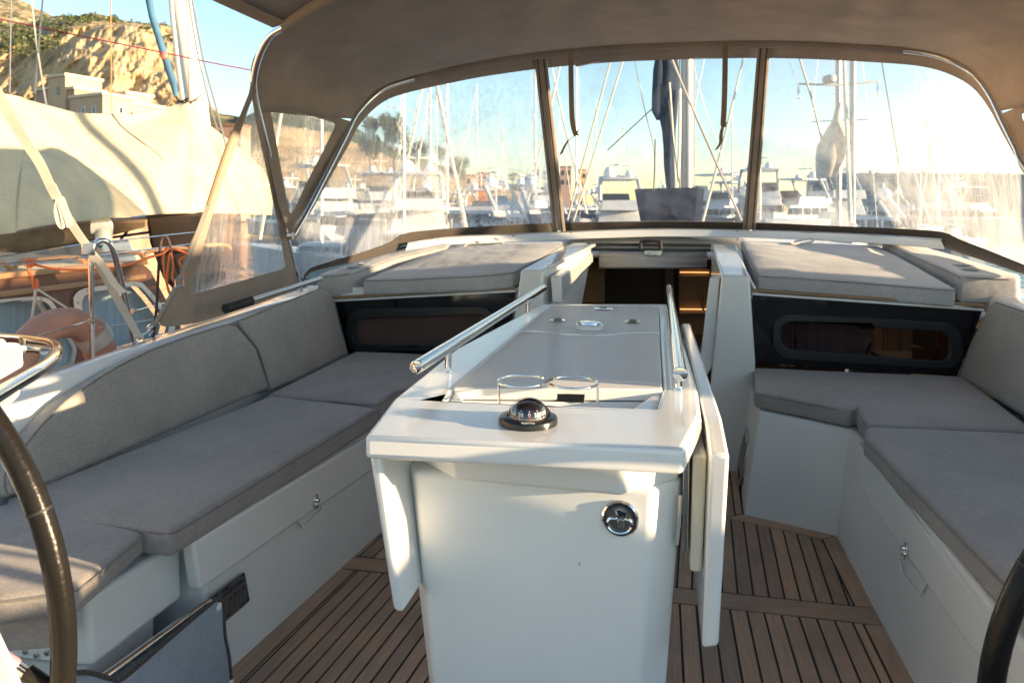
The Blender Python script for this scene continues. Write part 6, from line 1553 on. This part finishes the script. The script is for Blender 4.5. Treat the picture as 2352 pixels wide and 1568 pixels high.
shade_boat = thing('sailing_boat', 'unseen white boat added close to starboard to shade the cockpit', 'sailing boat', (5.6,2.5,SEA))
v_, f_x = hullsec(12, 3.2, 1.25); mk('hull', [p+V((5.9,2.6,SEA)) for p in v_], f_x, HW, shade_boat, ang=40)
v_, f_x = wedge(2.6, 6.2, 1.8, 1.2, .0, .55, .1, .8, .2); mk('cabin', [p+V((5.9,0,0)) for p in v_], f_x, HW, shade_boat, bevel=.04)
v_, f_x = wedge(1.42, 3.75, 2.6, 2.5, .0, 2.12, .05, .25, .15); mk('sprayhood', [p+V((5.9,0,0)) for p in v_], f_x, CANVAS, shade_boat, bevel=.15, seg=3)  # tall hood sized to keep the sun off the port seats
mk('mast', *tube_d([V((5.9,4.6,.3)), V((5.9,4.6,15))], .08, 12), MSTM, shade_boat)
v_, f_x = wedge(-3.2, 1.45, 3.0, 2.9, .0, 1.32, .05, .02, .05); mk('low_sun_block', [p+V((5.9,0,0)) for p in v_], f_x, HW, shade_boat, bevel=.05)  # block added to cut the low sun on the aft cushion
# quay astern, unseen, added to bounce light into the cockpit
tag(box('bounce_quay', (0,-26,-.75), (160,40,1.1), simple('pale limestone paving', (.55,.50,.43), .85, var=.12, scale=.8)), kind='structure')
# ================================================================== light, sky, camera
W = bpy.data.worlds.new('World'); bpy.context.scene.world = W; W.use_nodes = True
nt = W.node_tree; bg = nt.nodes['Background']; sky = nt.nodes.new('ShaderNodeTexSky'); sky.sky_type = 'NISHITA'; sky.sun_disc = False
SUN_EL, SUN_AZ = 8.2, -4.0      # azimuth measured from starboard beam towards the bow
sky.sun_elevation = R(SUN_EL); sky.sun_rotation = R(90-SUN_AZ)
sky.air_density = 1.0; sky.dust_density = .25; sky.ozone_density = 1.6; sky.altitude = 0
nt.links.new(sky.outputs[0], bg.inputs[0]); bg.inputs[1].default_value = .116
sd = V((math.cos(R(SUN_EL))*math.cos(R(SUN_AZ)), math.cos(R(SUN_EL))*math.sin(R(SUN_AZ)), math.sin(R(SUN_EL))))
sl_ = bpy.data.lights.new('sun', 'SUN'); sl_.energy = 4.6; sl_.angle = R(.6); sl_.color = (1, .74, .45)
so_ = bpy.data.objects.new('sun', sl_); C.objects.link(so_); so_.rotation_euler = sd.to_track_quat('Z', 'Y').to_euler(); so_.location = (20, 0, 20)
cam = bpy.data.cameras.new('camera'); co = bpy.data.objects.new('camera', cam); C.objects.link(co)
co.location = O; co.rotation_euler = (R(90), 0, YAW)
cam.sensor_width = 36; cam.lens = FL/2352*36; cam.shift_y = -(784-HY)/2352; cam.clip_start = .05; cam.clip_end = 5000
cam.dof.use_dof = True; cam.dof.focus_distance = 1.9; cam.dof.aperture_fstop = 6.3
sc_ = bpy.context.scene; sc_.camera = co
sc_.view_settings.view_transform = 'Standard'; sc_.view_settings.look = 'None'; sc_.view_settings.exposure = 1.8; sc_.view_settings.gamma = 1
sc_.cycles.transparent_max_bounces = 24; sc_.cycles.max_bounces = 8; sc_.cycles.use_denoising = True
